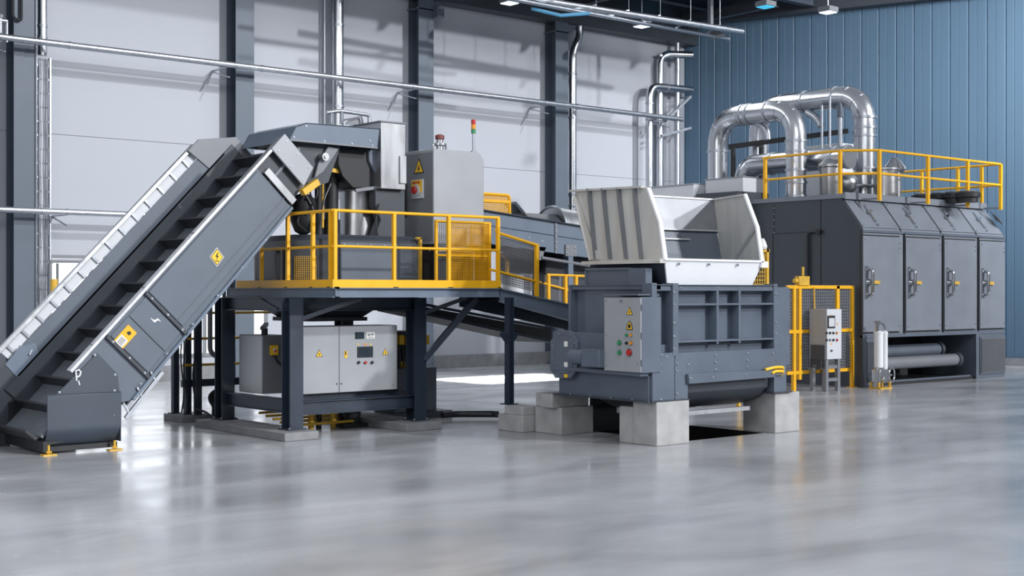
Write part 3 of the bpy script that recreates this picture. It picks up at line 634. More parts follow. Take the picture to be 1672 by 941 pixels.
# mesh guard box behind the rail
mg = thing('mesh_guard', (12.6, 16.3, DZ), 'yellow framed wire mesh guard standing behind the platform rail, below the tall grey cabinet', 'mesh guard')
ga = ony(712, 400, 16.35).x; gb = ony(799, 400, 16.35).x
mb = MB()
for x in (ga, gb): mb.box(x-.02, x+.02, 16.33, 16.37, DZ, DZ+1.03)
for z in (DZ+.03, DZ+.5, DZ+.585, DZ+1.02): mb.box(ga, gb, 16.335, 16.365, z-.015, z+.015)
mb.build('frame', 'yellow', mg)
mb = MB(); g0 = ga+.27; mb.grid((g0, 16.35, DZ+.05), (gb-g0, 0, 0), (0, 0, .95), 24, 28, .0055); mb.build('wire_mesh', 'yellow', mg)
mb = MB(); mb.grid((ga, 16.36, DZ+.05), (g0-ga, 0, 0), (0, 0, .95), 7, 30, .004); mb.build('wire_mesh', 'grey2', mg, label='grey wire mesh')
mb = MB(); mb.grid((gb, 16.36, DZ+.05), (0, .45, 0), (0, 0, .95), 10, 26, .005); mb.build('wire_mesh', 'yellow', mg)
# ---- compactor tub
tub = thing('compactor_tub', (11.6, 17.9, DZ), 'charcoal eight-sided compactor casing on the platform behind the yellow rail', 'compactor')
xA, xB = ony(552, 420, 17).x, ony(684, 420, 17).x
zt = ony(600, 384, 17).z
poly = [(xA, 17.0), (xB, 17.0), (xB, 18.9), (10.5, 18.9), (10.36, 18.6), (10.36, 17.5)]
mb = MB(); mb.prism(poly, 'Z', DZ, zt-.09); n_ = len(poly); cx_, cy_ = 11.5, 17.95
top = [(p[0]+(cx_-p[0])*.07, p[1]+(cy_-p[1])*.1) for p in poly]
mb.add([(p[0], p[1], zt-.09) for p in poly]+[(p[0], p[1], zt) for p in top], [(i, (i+1) % n_, n_+(i+1) % n_, n_+i) for i in range(n_)]+[tuple(range(n_, 2*n_))])
mb.build('casing', 'darker', tub)
mb = MB(); mb.box(xA+.02, xB-.02, 16.98, 17.0, DZ+.03, zt-.12); mb.build('front_panel', 'dark', tub, .006)
mb = MB(); mb.box(xA-.03, xA+.0, 16.96, 17.03, DZ, zt-.05); mb.build('corner_flange', 'black', tub)
mb = MB(); mb.box(xB-.03, xB+.01, 16.93, 16.98, DZ, zt-.02); mb.box(xB-.1, xB+.01, 16.93, 16.98, zt-.04, zt-.01); mb.build('hinge_bar', 'yellow2', tub, label='yellow hinge bar')
mb = MB(); a = Vector((xA-.05, 17.02, 0)); b_ = Vector((10.36, 17.5, 0)); d_ = (b_-a).normalized(); nn = Vector((d_.y, -d_.x, 0)); nn = nn if nn.y < 0 else -nn
w_ = (b_-a).length; mb.grid(a+d_*w_*.42+nn*.012+Vector((0, 0, DZ+.05)), d_*w_*.5, (0, 0, .42), 11, 13, .003); mb.build('vent_grille', 'yellow2', tub, label='brassy mesh grille')
mb = MB(); mb.tube([a+d_*w_*.32+nn*.02+Vector((0, 0, DZ+.02+k*.08)) +nn*(.01*(k % 2)) for k in range(10)], .014, 8); mb.build('cable_chain', 'black', tub)
mb = MB(); mb.tube([(10.33, 17.75, DZ+.1), (10.33, 17.75, DZ+.6)], .02, 8); mb.tube(round_path([(10.32, 17.9, DZ+.05), (10.32, 17.9, DZ+.55), (10.37, 18.0, DZ+.55)], .05), .02, 8); mb.build('grab_handle', 'grey2', tub)
bolts(tub, [(xA+.1+k*.24, 16.98, zt-.15) for k in range(6)], (0, -1, 0), .5)
mb = MB(); q0 = [(10.35, 17.3), (12.1, 17.3), (12.1, 18.9), (10.35, 18.9)]; q1 = [(10.75, 17.6), (11.7, 17.6), (11.7, 18.6), (10.75, 18.6)]
mb.add([(x, y, DZ-.14) for x, y in q0]+[(x, y, 1.72) for x, y in q1], [(0, 1, 5, 4), (1, 2, 6, 5), (2, 3, 7, 6), (3, 0, 4, 7), (4, 5, 6, 7)]); mb.box(10.7, 11.75, 17.55, 18.65, 1.66, 1.72); mb.build('bottom_funnel', 'darker', tub)
# feed silo, hydraulic columns, discharge chute above the tub
cx0 = (ony(553, 345, 17.7).x+ony(613, 345, 17.7).x)/2; rs = (ony(613, 345, 17.7).x-ony(553, 345, 17.7).x)/2*.8
silo = thing('feed_silo', (cx0, 17.7, zt), 'shiny steel feed cylinder standing on the compactor under the discharge chute', 'silo')
zs = ony(583, 314, 17.7).z
mb = MB(); mb.cyl((cx0, 17.7, zt-.02), (cx0, 17.7, zs), rs, n=40); mb.build('cylinder_shell', 'steel', silo)
mb = MB(); mb.lathe([(rs*.97, zs), (rs*1.05, zs), (rs*1.05, zs+.03), (rs*.9, zs+.03)], (cx0, 17.7, 0), 40); mb.build('rim_flange', 'grey2', silo)
mb = MB(); mb.cyl((cx0-.02, 17.7-rs*1.0, zs-.35), (cx0-.02, 17.7-rs*1.06, zs-.35), .05, n=14); mb.build('inspection_cap', 'black', silo)
hc = thing('hydraulic_press', (ony(530, 330, 17.6).x, 17.6, zt), 'black hydraulic cylinder group between the conveyor head and the steel feed cylinder', 'hydraulic cylinder')
for px, r_, z1 in ((541, .11, 282), (520, .06, 300)):
    p = ony(px, 340, 17.6); zz = ony(px, z1, 17.6).z
    mb = MB(); mb.cyl((p.x, 17.6, zt-.01), (p.x, 17.6, zz), r_, n=20); mb.cyl((p.x, 17.6, zt-.01), (p.x, 17.6, zt+.25), r_*1.25, n=20); mb.build('cylinder', 'black', hc)
p = ony(498, 345, 17.5); mb = MB(); mb.lathe([(.05, 0), (.13, .05), (.2, .22), (.2, .5), (.12, .6), (.05, .62)], (p.x, 17.55, zt), 24); mb.build('accumulator', 'black', hc)
for k, (pa, pb, pc) in enumerate((((500, 320), (514, 345), (508, 372)), ((505, 335), (520, 318), (515, 300)), ((490, 350), (484, 365), (500, 378)), ((540, 300), (527, 330), (521, 375)))):
    mb = MB(); mb.tube(round_path([ony(*pa, 17.35), ony(*pb, 17.3), ony(*pc, 17.35)], .15), .016, 8); mb.build('hose', 'hose', hc)
mb = MB(); a = ony(529, 276, 17.4); b_ = ony(553, 280, 17.4); mb.bar(a, b_, .06, .06); mb.tube([ony(527, 285, 17.4), ony(527, 372, 17.4)], .018, 8); mb.build('sensor_bracket', 'yellow2', hc, label='yellow sensor bracket')
# discharge hood and chute
hd = thing('discharge_hood', (11.0, 17.8, 4.3), 'slate discharge hood over the conveyor head with a curved dark chute below', 'hood')
pp = [(472, 229), (484, 206), (500, 200.5), (621, 210), (617, 242), (613, 241)]
hq = [ony(*p, YN) for p in pp]; mb = MB(); mb.plate(hq, (0, .02, 0)); mb.build('hood_side', 'bluegrey', hd, .004)
mb = MB(); mb.plate([q_+Vector((0, 1.4, 0)) for q_ in hq], (0, .02, 0)); mb.build('hood_side', 'bluegrey', hd)
for i_ in range(4): mb = MB(); a_, b_ = hq[i_], hq[i_+1]; mb.plate([a_, b_, b_+Vector((0, 1.42, 0)), a_+Vector((0, 1.42, 0))], (.0, 0, -.015) if i_ < 3 else (-.015, 0, 0)); mb.build('hood_top', 'bluegrey', hd)
mb = MB(); a = ony(472, 229, YN); b_ = ony(614, 242, YN); mb.bar(a-Vector((0, .02, 0)), b_-Vector((0, .02, 0)), .05, .025); mb.build('hood_lip', 'grey2', hd)
bolts(hd, [ony(*p, YN-.002) for p in ((480, 224), (530, 231), (575, 235), (608, 238), (604, 230), (500, 206))], (0, -1, 0), .7)
# curved chute: U-section falling to the silo
xa = ony(553, 280, 17.3).x; xb = ony(624, 280, 17.3).x
prof = [(ony(553, 245, 17.3).x, ony(553, 245, 17.3).z), (ony(553, 262, 17.3).x, ony(553, 268, 17.3).z), (ony(560, 285, 17.3).x, ony(560, 288, 17.3).z), (ony(577, 305, 17.3).x, ony(577, 306, 17.3).z),
        (ony(606, 306, 17.3).x, ony(606, 306, 17.3).z), (ony(621, 297, 17.3).x, ony(621, 297, 17.3).z), (ony(611, 280, 17.3).x, ony(611, 278, 17.3).z), (ony(603, 262, 17.3).x, ony(603, 262, 17.3).z), (ony(602, 245, 17.3).x, ony(602, 245, 17.3).z)]
mb = MB(); mb.prism(prof, 'Y', 17.3, 18.3); mb.build('chute', 'black', hd)
mb = MB(); p1 = [(ony(px, py, 17.25).x, ony(px, py, 17.25).z) for px, py in ((602, 245), (603, 262), (611, 279), (621, 296), (621, 243))]; mb.prism(p1, 'Y', 17.25, 18.3); mb.build('chute_side', 'dark', hd, .006)
mb = MB(); mb.bar(ony(580, 311, 17.25), ony(619, 306, 17.25), .05, .05); mb.build('chute_stay', 'grey2', hd)
bx0, bx1 = ony(622, 250, YN).x, ony(662, 250, YN).x; z0, z1 = ony(622, 308, YN).z, ony(622, 199, YN).z
eb = thing('steel_housing', ((bx0+bx1)/2, 17.5, z0), 'tall narrow shiny steel housing at the right end of the discharge hood', 'housing')
mb = MB(); mb.box(bx0, bx1, YN, YN+1.1, z0, z1); mb.build('shell', 'steel', eb, .008)
mb = MB(); mb.box(bx0-.02, bx1+.02, YN-.02, YN+1.12, z1, z1+.02); mb.build('lid', 'grey2', eb)
bolts(eb, [(bx1-.03, YN-.001, z0+.1+k*.22) for k in range(5)], (0, -1, 0), .6)
mb = MB(); zz = ony(655, 255, YN).z; mb.box(bx1-.12, bx1-.005, YN-.03, YN, z0+.1, zz); mb.build('access_strip', 'steel', eb)
ch = thing('dark_chute', ((bx0+bx1)/2, 17.6, zt), 'dark sheet-metal chute between the steel feed cylinder and the tall grey cabinet', 'chute')
mb = MB(); c0 = ony(613, 312, 17.2).x; c1 = ony(661, 312, 17.2).x
mb.prism([(c0, zt), (c1+.0, zt), (c1, z0), (c0-.0, z0), (c0, z0-.25), (c0+.1, zt+.25)], 'Y', 17.2, 17.38); mb.box(cx0+rs+.02, c1, 17.38, 18.0, zt, z0); mb.build('chute_body', 'darker', ch, .006)
mb = MB(); mb.tube(round_path([(c0+.03, 17.17, zt), (c0-.02, 17.17, zt+.2), (c0+.05, 17.17, zt+.5)], .1), .012, 7); mb.build('cable', 'hose', ch)
# pipe loop on top of the hood
tp = thing('hood_pipe_frame', ony(570, 205, 17.9), 'galvanised pipe loop standing on top of the discharge hood', 'pipe frame')
pts = [ony(533, 184, 17.9), ony(555, 181, 17.9), ony(603, 188, 17.9), ony(603, 205, 17.9)]
mb = MB(); mb.tube(round_path(pts, .05), .032, 10); mb.tube([ony(541, 184, 17.9), ony(541, 203, 17.9)], .03, 8); mb.tube([ony(558, 183, 17.9), ony(558, 203, 17.9)], .03, 8); mb.build('pipe_loop', 'pipe', tp)
mb = MB(); mb.tube([ony(562, 196, 17.7), ony(590, 190, 17.7), ony(593, 203, 17.7)], .015, 6); mb.plate([ony(*p, 17.75) for p in ((565, 203), (570, 196), (588, 192), (592, 204))], (0, .03, 0)); mb.build('flap', 'grey2', tp)

# ---- tall grey cabinet above the mesh guard
cb = thing('tall_cabinet', (13.05, 17.4, 2.88), 'tall light grey steel cabinet on the platform with emergency stop and signal tower', 'cabinet')
kx0, kx1, ky0, ky1, kz0, kz1 = 12.56, 13.57, 16.9, 18.02, 2.86, 4.36
mb = MB(); ch_ = .13
mb.prism([(kx0, kz0), (kx1, kz0), (kx1, kz1-ch_), (kx1-.1, kz1), (kx0, kz1)], 'Y', ky0, ky1); mb.build('cabinet_body', 'grey', cb, .012)
mb = MB(); mb.prism([(ky1+.001, kz1-.14), (ky1+.001, kz0), (ky1+.05, kz0), (ky1+.05, kz1-.25)], 'X', kx0+.02, kx1-.05); mb.build('rear_cover', 'grey2', cb)
mb = MB(); mb.box(kx0-.004, kx0, ky0+.03, ky1-.03, kz0+.05, kz1-.05); mb.build('side_door', 'grey2', cb)
tri_sign(cb, onx(684, 275, kx0-.006), (-1, 0, 0), .28)
es = onx(683, 309, kx0-.005)
mb = MB(); mb.mi = 0; mb.box(es.x-.03, es.x, es.y-.15, es.y+.15, es.z-.15, es.z+.15); mb.mi = 1; mb.box(es.x-.034, es.x-.03, es.y-.14, es.y+.14, es.z-.06, es.z+.14); mb.mi = 2
for dy, w_ in ((.08, .05), (.02, .035), (-.05, .05)): mb.box(es.x-.037, es.x-.034, es.y+dy-w_/2, es.y+dy+w_/2, es.z+.085, es.z+.12)
ep = mb.build('emergency_stop', ['lightgrey', 'signyel', 'red'], cb)
mb = MB(); c = es+Vector((-.034, 0, -.02)); mb.cyl(c, c+Vector((-.02, 0, 0)), .09, n=24); mb.build('button_collar', 'lightgrey', ep)
mb = MB(); mb.cyl(c+Vector((-.02, 0, 0)), c+Vector((-.05, 0, 0)), .035, n=16); mb.cyl(c+Vector((-.05, 0, 0)), c+Vector((-.075, 0, 0)), .062, .055, n=24); mb.build('stop_button', 'red', ep)
mb = MB(); mb.tube([onx(662, 300, kx0-.02), onx(662, 355, kx0-.02)], .014, 8); mb.build('side_conduit', 'black', cb)
mb = MB()
for x, y in ((kx0+.06, ky0+.06), (kx1-.06, ky0+.06), (kx0+.06, ky1-.06), (kx1-.4, ky1-.06)): mb.box(x-.05, x+.05, y-.05, y+.05, DZ, kz0)
mb.box(kx0, kx1, ky0+.3, ky1, DZ, kz0-.1); mb.build('plinth', 'black', cb)
sx = ony(773, 248, 17.0); tw = thing('signal_tower', (sx.x, 17.0, kz1), 'red, amber and green signal tower on a thin pole atop the tall grey cabinet', 'signal light')
zg = [ony(773, p, 17.0).z for p in (218, 211, 203, 195)]
mb = MB(); mb.cyl((sx.x, 17.0, kz1), (sx.x, 17.0, zg[0]), .022, n=12); mb.cyl((sx.x, 17.0, kz1), (sx.x, 17.0, kz1+.03), .045, n=14); mb.build('pole', 'pipe', tw)
for k, c_ in enumerate(('green', 'orange', 'red')):
    mb = MB(); mb.cyl((sx.x, 17.0, zg[k]), (sx.x, 17.0, zg[k+1]-.006), .037, n=18); mb.build('lamp_segment', c_, tw, label=('green', 'amber', 'red')[k]+' lamp segment')
vx = ony(718, 243, 17.3); vv = thing('pressure_valve', (vx.x, 17.3, kz1), 'small metal pressure valve with reddish cap on top of the tall grey cabinet', 'valve')
mb = MB(); mb.lathe([(.1, 0), (.1, .03), (.06, .04), (.06, .1), (.11, .11), (.11, .14), (.055, .15), (.055, .2)], (vx.x, 17.3, kz1), 20); mb.build('valve_body', 'steel', vv)
mb = MB(); mb.lathe([(.05, .2), (.075, .21), (.075, .27), (.03, .29)], (vx.x, 17.3, kz1), 16); mb.build('valve_cap', mat('brick_red', (120, 62, 56), .5), vv, label='reddish cap')
for dx in (-.14, .12):
    mb = MB(); mb.tube(round_path([(vx.x, 17.3, kz1+.12), (vx.x+dx, 17.3, kz1+.12), (vx.x+dx, 17.3, kz1)], .04), .016, 8); mb.build('side_port', 'steel', vv)

# ---- cabinets under the platform
ec = thing('control_cabinet', (11.0, 17.3, .52), 'wide light grey two-door electrical cabinet with screens under the platform', 'cabinet')
fy = 17.02; e0, e1 = ony(490, 580, fy).x, ony(647, 580, fy).x; ez0, ez1 = ony(553, 641, fy).z, 1.6
mb = MB(); mb.box(e0, e1, fy, fy+.5, ez0, ez1); mb.build('cabinet_body', 'grey2', ec, .006)
em = ony(552.5, 580, fy).x
for a, b_ in ((e0, em-.004), (em+.004, e1)):
    mb = MB(); mb.box(a, b_, fy-.025, fy-.002, ez0, ez1-.005); d_ = mb.build('door', 'grey', ec, .006)
    mb = MB(); mb.cyl((b_-.04 if a == e0 else a+.03, fy-.026, ez0+.13), (b_-.04 if a == e0 else a+.03, fy-.032, ez0+.13), .012, n=10); mb.build('lock', 'ink', d_)
def F(px, py): p = ony(px, py, fy-.026); return p
tri_sign(ec, F(521, 579), (0, -1, 0), .125); tri_sign(ec, F(629, 576), (0, -1, 0), .115)
rect_on(ec, 'interlock_plate', F(564.5, 579), (0, -1, 0), .05, .1, 'signyel', .006); rect_on(ec, 'interlock_mark', F(564, 577), (0, -1, 0), .02, .06, 'ink', .003, .006)
rect_on(ec, 'meter_display', F(587, 548), (0, -1, 0), .155, .1, 'screen', .012); r_ = rect_on(ec, 'touch_screen', F(596, 575), (0, -1, 0), .28, .165, 'ink', .01)
rect_on(r_, 'screen_glass', F(596, 575), (0, -1, 0), .24, .125, 'screen', .003, .01)
r_ = rect_on(ec, 'rating_plate', F(605, 548), (0, -1, 0), .15, .1, 'paper', .004)
mb = MB()
for dx, dz, w_, h_ in ((-.03, .01, .05, .03), (.03, .015, .04, .03), (0, -.03, .1, .012)): on_face(mb, F(605, 548)+Vector((dx, 0, dz)), (0, -1, 0), R(w_, h_), .002, .004)
mb.build('plate_print', 'grey2', r_)
for px, m_ in ((584, 'ink'), (596.5, 'orange'), (605, 'signyel')): rect_on(ec, 'small_label', F(px, 562.5), (0, -1, 0), .03 if px != 596.5 else .06, .022, m_ if m_ != 'ink' else 'signyel', .003)
for px, m_ in ((585, 'ink'), (596, 'red'), (607, 'ink')): button(ec, F(px, 592), (0, -1, 0), .022, m_)
for px, py in ((495, 537), (495, 634), (548, 538), (558, 540), (642, 534), (642, 629)): bolts(ec, [F(px, py)], (0, -1, 0), .5)
mb = MB(); mb.ibeam((e0, fy+.1, ez0-.05), (e1+.1, fy+.1, ez0-.05), .1, .1, .01); mb.build('base_rail', 'navy', ec)
tag(ec, 'wide light grey two-door electrical cabinet with screens under the platform', 'cabinet')
jc = thing('junction_cabinet', (10.4, 17.9, .56), 'smaller grey box cabinet with yellow switch between the left platform legs', 'cabinet')
jx = 10.19; j0 = onx(429, 600, jx).y; j1 = onx(391, 600, jx).y; jz0, jz1 = .555, onx(429, 548, jx).z
mb = MB(); mb.box(jx, jx+.42, j0, j1, jz0, jz1); mb.build('cabinet_body', 'grey2', jc, .008)
mb = MB(); mb.box(jx-.012, jx-.001, j0+.01, j1-.01, jz0+.01, jz1-.01); mb.build('door', 'lightgrey', jc, .004)
c = ony(446, 572, j0-.002); r_ = rect_on(jc, 'yellow_switch', c, (0, -1, 0), .12, .15, 'signyel', .05)
rect_on(r_, 'switch_label', c, (0, -1, 0), .05, .07, 'paper', .003, .05); mb = MB(); mb.cyl(c-Vector((0, .05, .01)), c-Vector((0, .075, .01)), .016, n=12); mb.build('knob', 'red', r_)
mb = MB(); mb.tube(round_path([c+Vector((0, -.03, -.07)), c+Vector((.03, -.06, -.17)), c+Vector((.12, -.05, -.24)), c+Vector((.2, -.02, -.24))], .08), .016, 8); mb.build('cable', 'hose', jc)
mb = MB(); mb.cyl((jx+.2, j0+.3, jz1), (jx+.2, j0+.3, jz1+.1), .05, n=12); mb.bar((jx+.1, j0+.2, jz1+.1), (jx+.35, j0+.5, jz1+.16), .06, .05); mb.build('cable_gland', 'darker', jc)
# pump set below the beams and behind the right leg
pm = thing('hydraulic_unit', (12.9, 18.6, 0), 'dark hydraulic power unit with yellow valves behind the right platform leg', 'hydraulic unit')
ux0, ux1 = ony(684, 640, 18.2).x, ony(713, 640, 18.2).x; uz = ony(700, 600, 18.2).z; bz = ony(700, 671, 18.2).z
mb = MB(); mb.box(max(12.46, ux0-.5), ux1, 18.2, 18.8, bz, uz); mb.build('tank', 'dark', pm, .01)
mb = MB(); mb.box(12.44, ux1+.22, 18.05, 19.0, 0, bz); mb.build('base_frame', 'darker', pm)
mb = MB(); mb.box(ux0-.5, ux0+.12, 18.35, 18.8, uz, ony(690, 540, 18.35).z); mb.build('valve_rack', 'darker', pm)
for px, py, w_ in ((653, 555, .09), (663, 556, .09), (694, 555, .1), (655, 598, .07), (662, 602, .06)):
    c = ony(px, py, 18.34); mb = MB(); mb.box(c.x-w_/2, c.x+w_/2, 18.28, 18.36, c.z-.08, c.z+.08); mb.build('valve', 'signyel', pm, .006, label='yellow solenoid valve')
for k in range(4):
    a = ony(650+6*k, 565, 18.3); mb = MB(); mb.tube(round_path([a, a+Vector((.03, -.03, -.25)), a+Vector((-.05+.04*k, 0, -.5)), a+Vector((.02, .02, -.8))], .12), .018, 8); mb.build('hose', 'hose', pm)
mp_ = thing('pump_manifold', (11.0, 18.3, 0), 'low yellow and black pump pipework on the floor under the platform', 'pipework')
mb = MB()
for k in range(5): mb.tube([(10.35+k*.02, 17.6+k*.25, .1+.03*k), (11.6, 17.6+k*.25, .1+.03*k)], .022, 8)
mb.build('pipe_bank', 'yellow2', mp_)
for k in range(6): mb = MB(); x = 10.45+k*.2; mb.cyl((x, 17.75+.1*(k % 2), .0), (x, 17.75+.1*(k % 2), .28), .045, n=12); mb.build('pump_body', 'black' if k % 2 else 'yellow2', mp_)
mb = MB(); x = ony(584, 680, 17.7).x-.1; mb.cyl((x, 17.7, .0), (x, 17.7, .3), .13, n=20); mb.box(x-.25, x+.25, 17.55, 17.9, 0, .06); mb.build('motor', 'black', mp_)
mb = MB(); hz_ = 0.1
pts = [ony(722, 679, 17.6), ony(745, 678, 17.6), ony(775, 677.5, 17.4), ony(805, 683, 17.2), ony(812, 686, 17.1)]; pts = [(p.x, p.y, .09) for p in pts]
mb.tube(round_path(pts, .4), .055, 12); tag(mb.build('floor_hose', 'hose'), 'thick black hose lying on the floor right of the platform', 'hose')
# ================================================================== SHREDDER
SX, SY = 13.25, 12.8                                        # left end plane and front plane
sh = thing('shredder', (14.7, 13.9, .6), 'big slate-painted shredder with ribbed sides standing on concrete blocks', 'shredder')
def sy(px, py): return ony(px, py, SY)
def sx_(px, py, x=SX): return onx(px, py, x)
ZT = 2.2
XR = sy(1268, 470).x
YB = sx_(930, 470).y
mb = MB(); mb.box(SX+.12, XR+.05, SY+.16, YB-.02, 1.22, ZT); mb.build('core_box', 'shred', sh)
# front: flange frame, posts, ribs
def fbox(mb, px0, px1, z0, z1, y0, y1): mb.box(sy(px0, 500).x, sy(px1, 500).x, y0, y1, z0, z1)
mb = MB(); fbox(mb, 1072, 1268, ZT-.075, ZT, SY+.0, SY+.17); mb.box(SX-.02, XR, SY-.03, YB, ZT, ZT+.012); mb.build('top_flange', 'shred', sh, .004)
p1x = sy(1063, 500).x
for px0, px1, nm, y0 in ((1063, 1071, 'corner_post', SY-.02), (1096, 1105, 'frame_post', SY-.035), (1262, 1268, 'frame_post', SY-.02)):
    mb = MB(); z0 = 1.22; fbox(mb, px0, px1, z0, ZT+.03, y0, SY+.17); mb.build(nm, 'shred', sh, .003)
zr1, zr2 = sy(1180, 497).z, sy(1180, 556).z
for z in (zr1, zr2):
    mb = MB(); fbox(mb, 1105, 1264, z-.014, z+.014, SY-.01, SY+.17); mb.build('horizontal_rib', 'shred', sh, .003)
for px in (1172, 1208):
    mb = MB(); fbox(mb, px-2, px+1.2, zr2-.05, ZT-.07, SY-.005, SY+.17); mb.build('vertical_rib', 'shred', sh, .003)
mb = MB(); fbox(mb, 1071, 1097, 1.22, 1.38, SY+.08, SY+.17); fbox(mb, 1105, 1264, 1.2, 1.25, SY+.02, SY+.17); mb.build('lower_ledge', 'shred', sh)
# apron plate, legs, angled bar
zl = sy(1072, 577).z
mb = MB(); mb.box(p1x, sy(1099, 600).x-.004, SY-.03, SY, .62, zl); mb.build('leg_plate', 'shred', sh, .003)
q = [sy(*p) for p in ((1100, 577), (1266, 569), (1266, 603), (1121, 613), (1121, 655), (1100, 657))]
mb = MB(); mb.plate(q, (0, -.025, 0)); mb.build('apron_plate', 'shred', sh, .003)
mb = MB(); q = [ony(*p, SY-.03) for p in ((1120, 611), (1262, 604), (1262, 616), (1121, 627))]; mb.plate(q, (0, -.05, 0)); mb.build('angle_bar', 'shred', sh, .004)
lx = sy(1120, 600).x
mb = MB(); mb.box(p1x, lx, SY, SY+.35, .62, 1.25); mb.build('leg', 'shred', sh); mb = MB(); mb.box(p1x-.03, lx+.02, SY-.05, SY+.4, .6, .62); mb.build('base_plate', 'darker', sh)
rx0, rx1 = sy(1263, 620).x, sy(1283, 620).x
mb = MB(); mb.box(rx0, rx1, SY-.01, SY+.35, .62, 1.3); mb.build('leg', 'shred', sh); mb = MB(); mb.box(rx0-.05, rx1+.1, SY-.05, SY+.4, .6, .62); mb.build('base_plate', 'darker', sh)
mb = MB(); mb.box(rx0, rx1, YB-.5, YB-.1, .62, 1.3); mb.build('leg', 'shred', sh)
# right end plate
ex0, ex1 = sy(1268.5, 500).x, sy(1291, 500).x; ez = sy(1280, 597).z
mb = MB(); mb.box(ex0, ex1, SY+.02, SY+.06, ez, ZT-.02); mb.box(ex0, ex1-.05, SY+.06, YB-.1, 1.0, ZT-.05); mb.build('end_plate', 'shred', sh, .004)
bolts(sh, [ony(1271, 482+k*17, SY+.02) for k in range(7)], (0, -1, 0), .7)
# left end: posts, panel, beam, gear housing
mb = MB(); mb.box(SX-.0, SX+.14, SY, YB, ZT-.06, ZT); mb.build('top_flange', 'shred', sh, .004)
mb = MB(); y = sx_(929.5, 500).y; mb.box(SX-.02, SX+.14, y-.05, y, 1.54, ZT); mb.build('frame_post', 'shred', sh, .003)
mb = MB(); y1 = sx_(950, 500).y; y0 = sx_(1050, 500).y; mb.box(SX+.06, SX+.13, y0, y1, 1.3, ZT-.06); mb.build('end_panel', 'shred', sh, .004)
gx = 13.02; hz = onx(911, 540, gx).z; yb = onx(899, 580, gx).y
mb = MB(); yh = onx(1060, 590, gx).y; mb.box(gx+.04, SX+.13, SY+.1, yb, 1.0, hz-.02); mb.build('gear_housing', 'shred', sh, .008)
oc = [(911, 540), (933, 541), (943, 558), (942, 600), (931, 618), (906, 618), (898.5, 604), (898.5, 557)]
mb = MB(); mb.plate([onx(*p, gx) for p in oc], (.045, 0, 0)); cv = mb.build('gearbox_cover', 'shred', sh, .006)
ic = [(916, 548), (929, 549), (936, 562), (936, 596), (928, 610), (912, 610), (906, 598), (906, 562)]
mb = MB(); mb.plate([onx(*p, gx-.012) for p in ic], (.012, 0, 0)); mb.build('cover_boss', 'shred', cv, .004)
bolts(sh, [onx(*p, gx) for p in ((913, 545), (931, 546), (939, 560), (939.5, 580), (938, 598), (928, 613), (908, 613), (902, 603), (902, 585), (902, 565), (934, 555), (935, 603))], (-1, 0, 0), .8)
for px, py, m_ in ((924, 562, 'paper'), (924, 596, 'paper'), (924, 614, 'signyel')): rect_on(sh, 'rating_plate', onx(px, py, gx-.013), (-1, 0, 0), .075, .075 if py < 610 else .05, m_, .003)
mb = MB(); c = onx(941, 582, gx-.0); c2 = onx(958, 583, gx-.06)
mb.cyl(Vector((gx-.08, c.y, c.z)), Vector((gx-.08, c2.y, c.z)), .105, n=24); mb.build('drive_motor', 'shred', sh)
mb = MB(); m0 = onx(984, 583, gx-.1).y; mb.box(gx-.17, gx+.05, m0, c2.y, c.z-.13, c.z+.12); mb.build('motor_box', 'shred', sh, .01)
# base beams along the left end
mb = MB(); mb.prism([(SY+.02, .96), (yb, .98), (yb, 1.03), (SY+.02, 1.02)], 'X', gx-.02, SX+.2); mb.build('beam_ledge', 'shred', sh, .003)
mb = MB(); mb.box(SX-.08, SX+.2, SY+.02, yb-.02, .62, .98); mb.build('base_beam', 'shred', sh); mb = MB(); mb.box(SX-.14, SX+.25, SY-.02, yb+.05, .6, .622); mb.build('base_plate', 'darker', sh)
mb = MB(); mb.box(SX+.3, XR, YB-.3, YB-.1, .62, 1.25); mb.build('base_beam', 'shred', sh)
bolts(sh, [(SX-.11, SY+.3+k*.42, .622) for k in range(5)], (0, 0, 1), 1)
# bolts on the front
bolts(sh, [sy(1098, p)-Vector((0, .035, 0)) for p in (478, 498, 528, 550, 570)]+[sy(1066, p)-Vector((0, .02, 0)) for p in (498, 530, 560)]+[sy(1265, p)-Vector((0, .02, 0)) for p in (480, 526, 545, 575, 588)], (0, -1, 0), 1.0)
bolts(sh, [sy(*p)-Vector((0, .027, 0)) for p in ((1078, 580), (1076, 595), (1076, 606), (1102, 583), (1103, 594), (1103, 606), (1086, 583), (1077, 653), (1103, 643), (1166, 580), (1166, 592), (1166, 604), (1218, 577), (1218, 589), (1218, 600), (1260, 577), (1122, 596))], (0, -1, 0), 1.0)
bolts(sh, [ony(*p, SY-.08) for p in ((1128, 619), (1164, 617), (1217, 613))], (0, -1, 0), 1.1)
bolts(sh, [(sy(px, 470).x, SY, ZT-.035) for px in (1112, 1140, 1172, 1207, 1237, 1258)], (0, -1, 0), .8)
bolts(sh, [(sy(px, 470).x, SY+.1, ZT+.012) for px in (1066, 1076, 1100)], (0, 0, 1), 1.3)
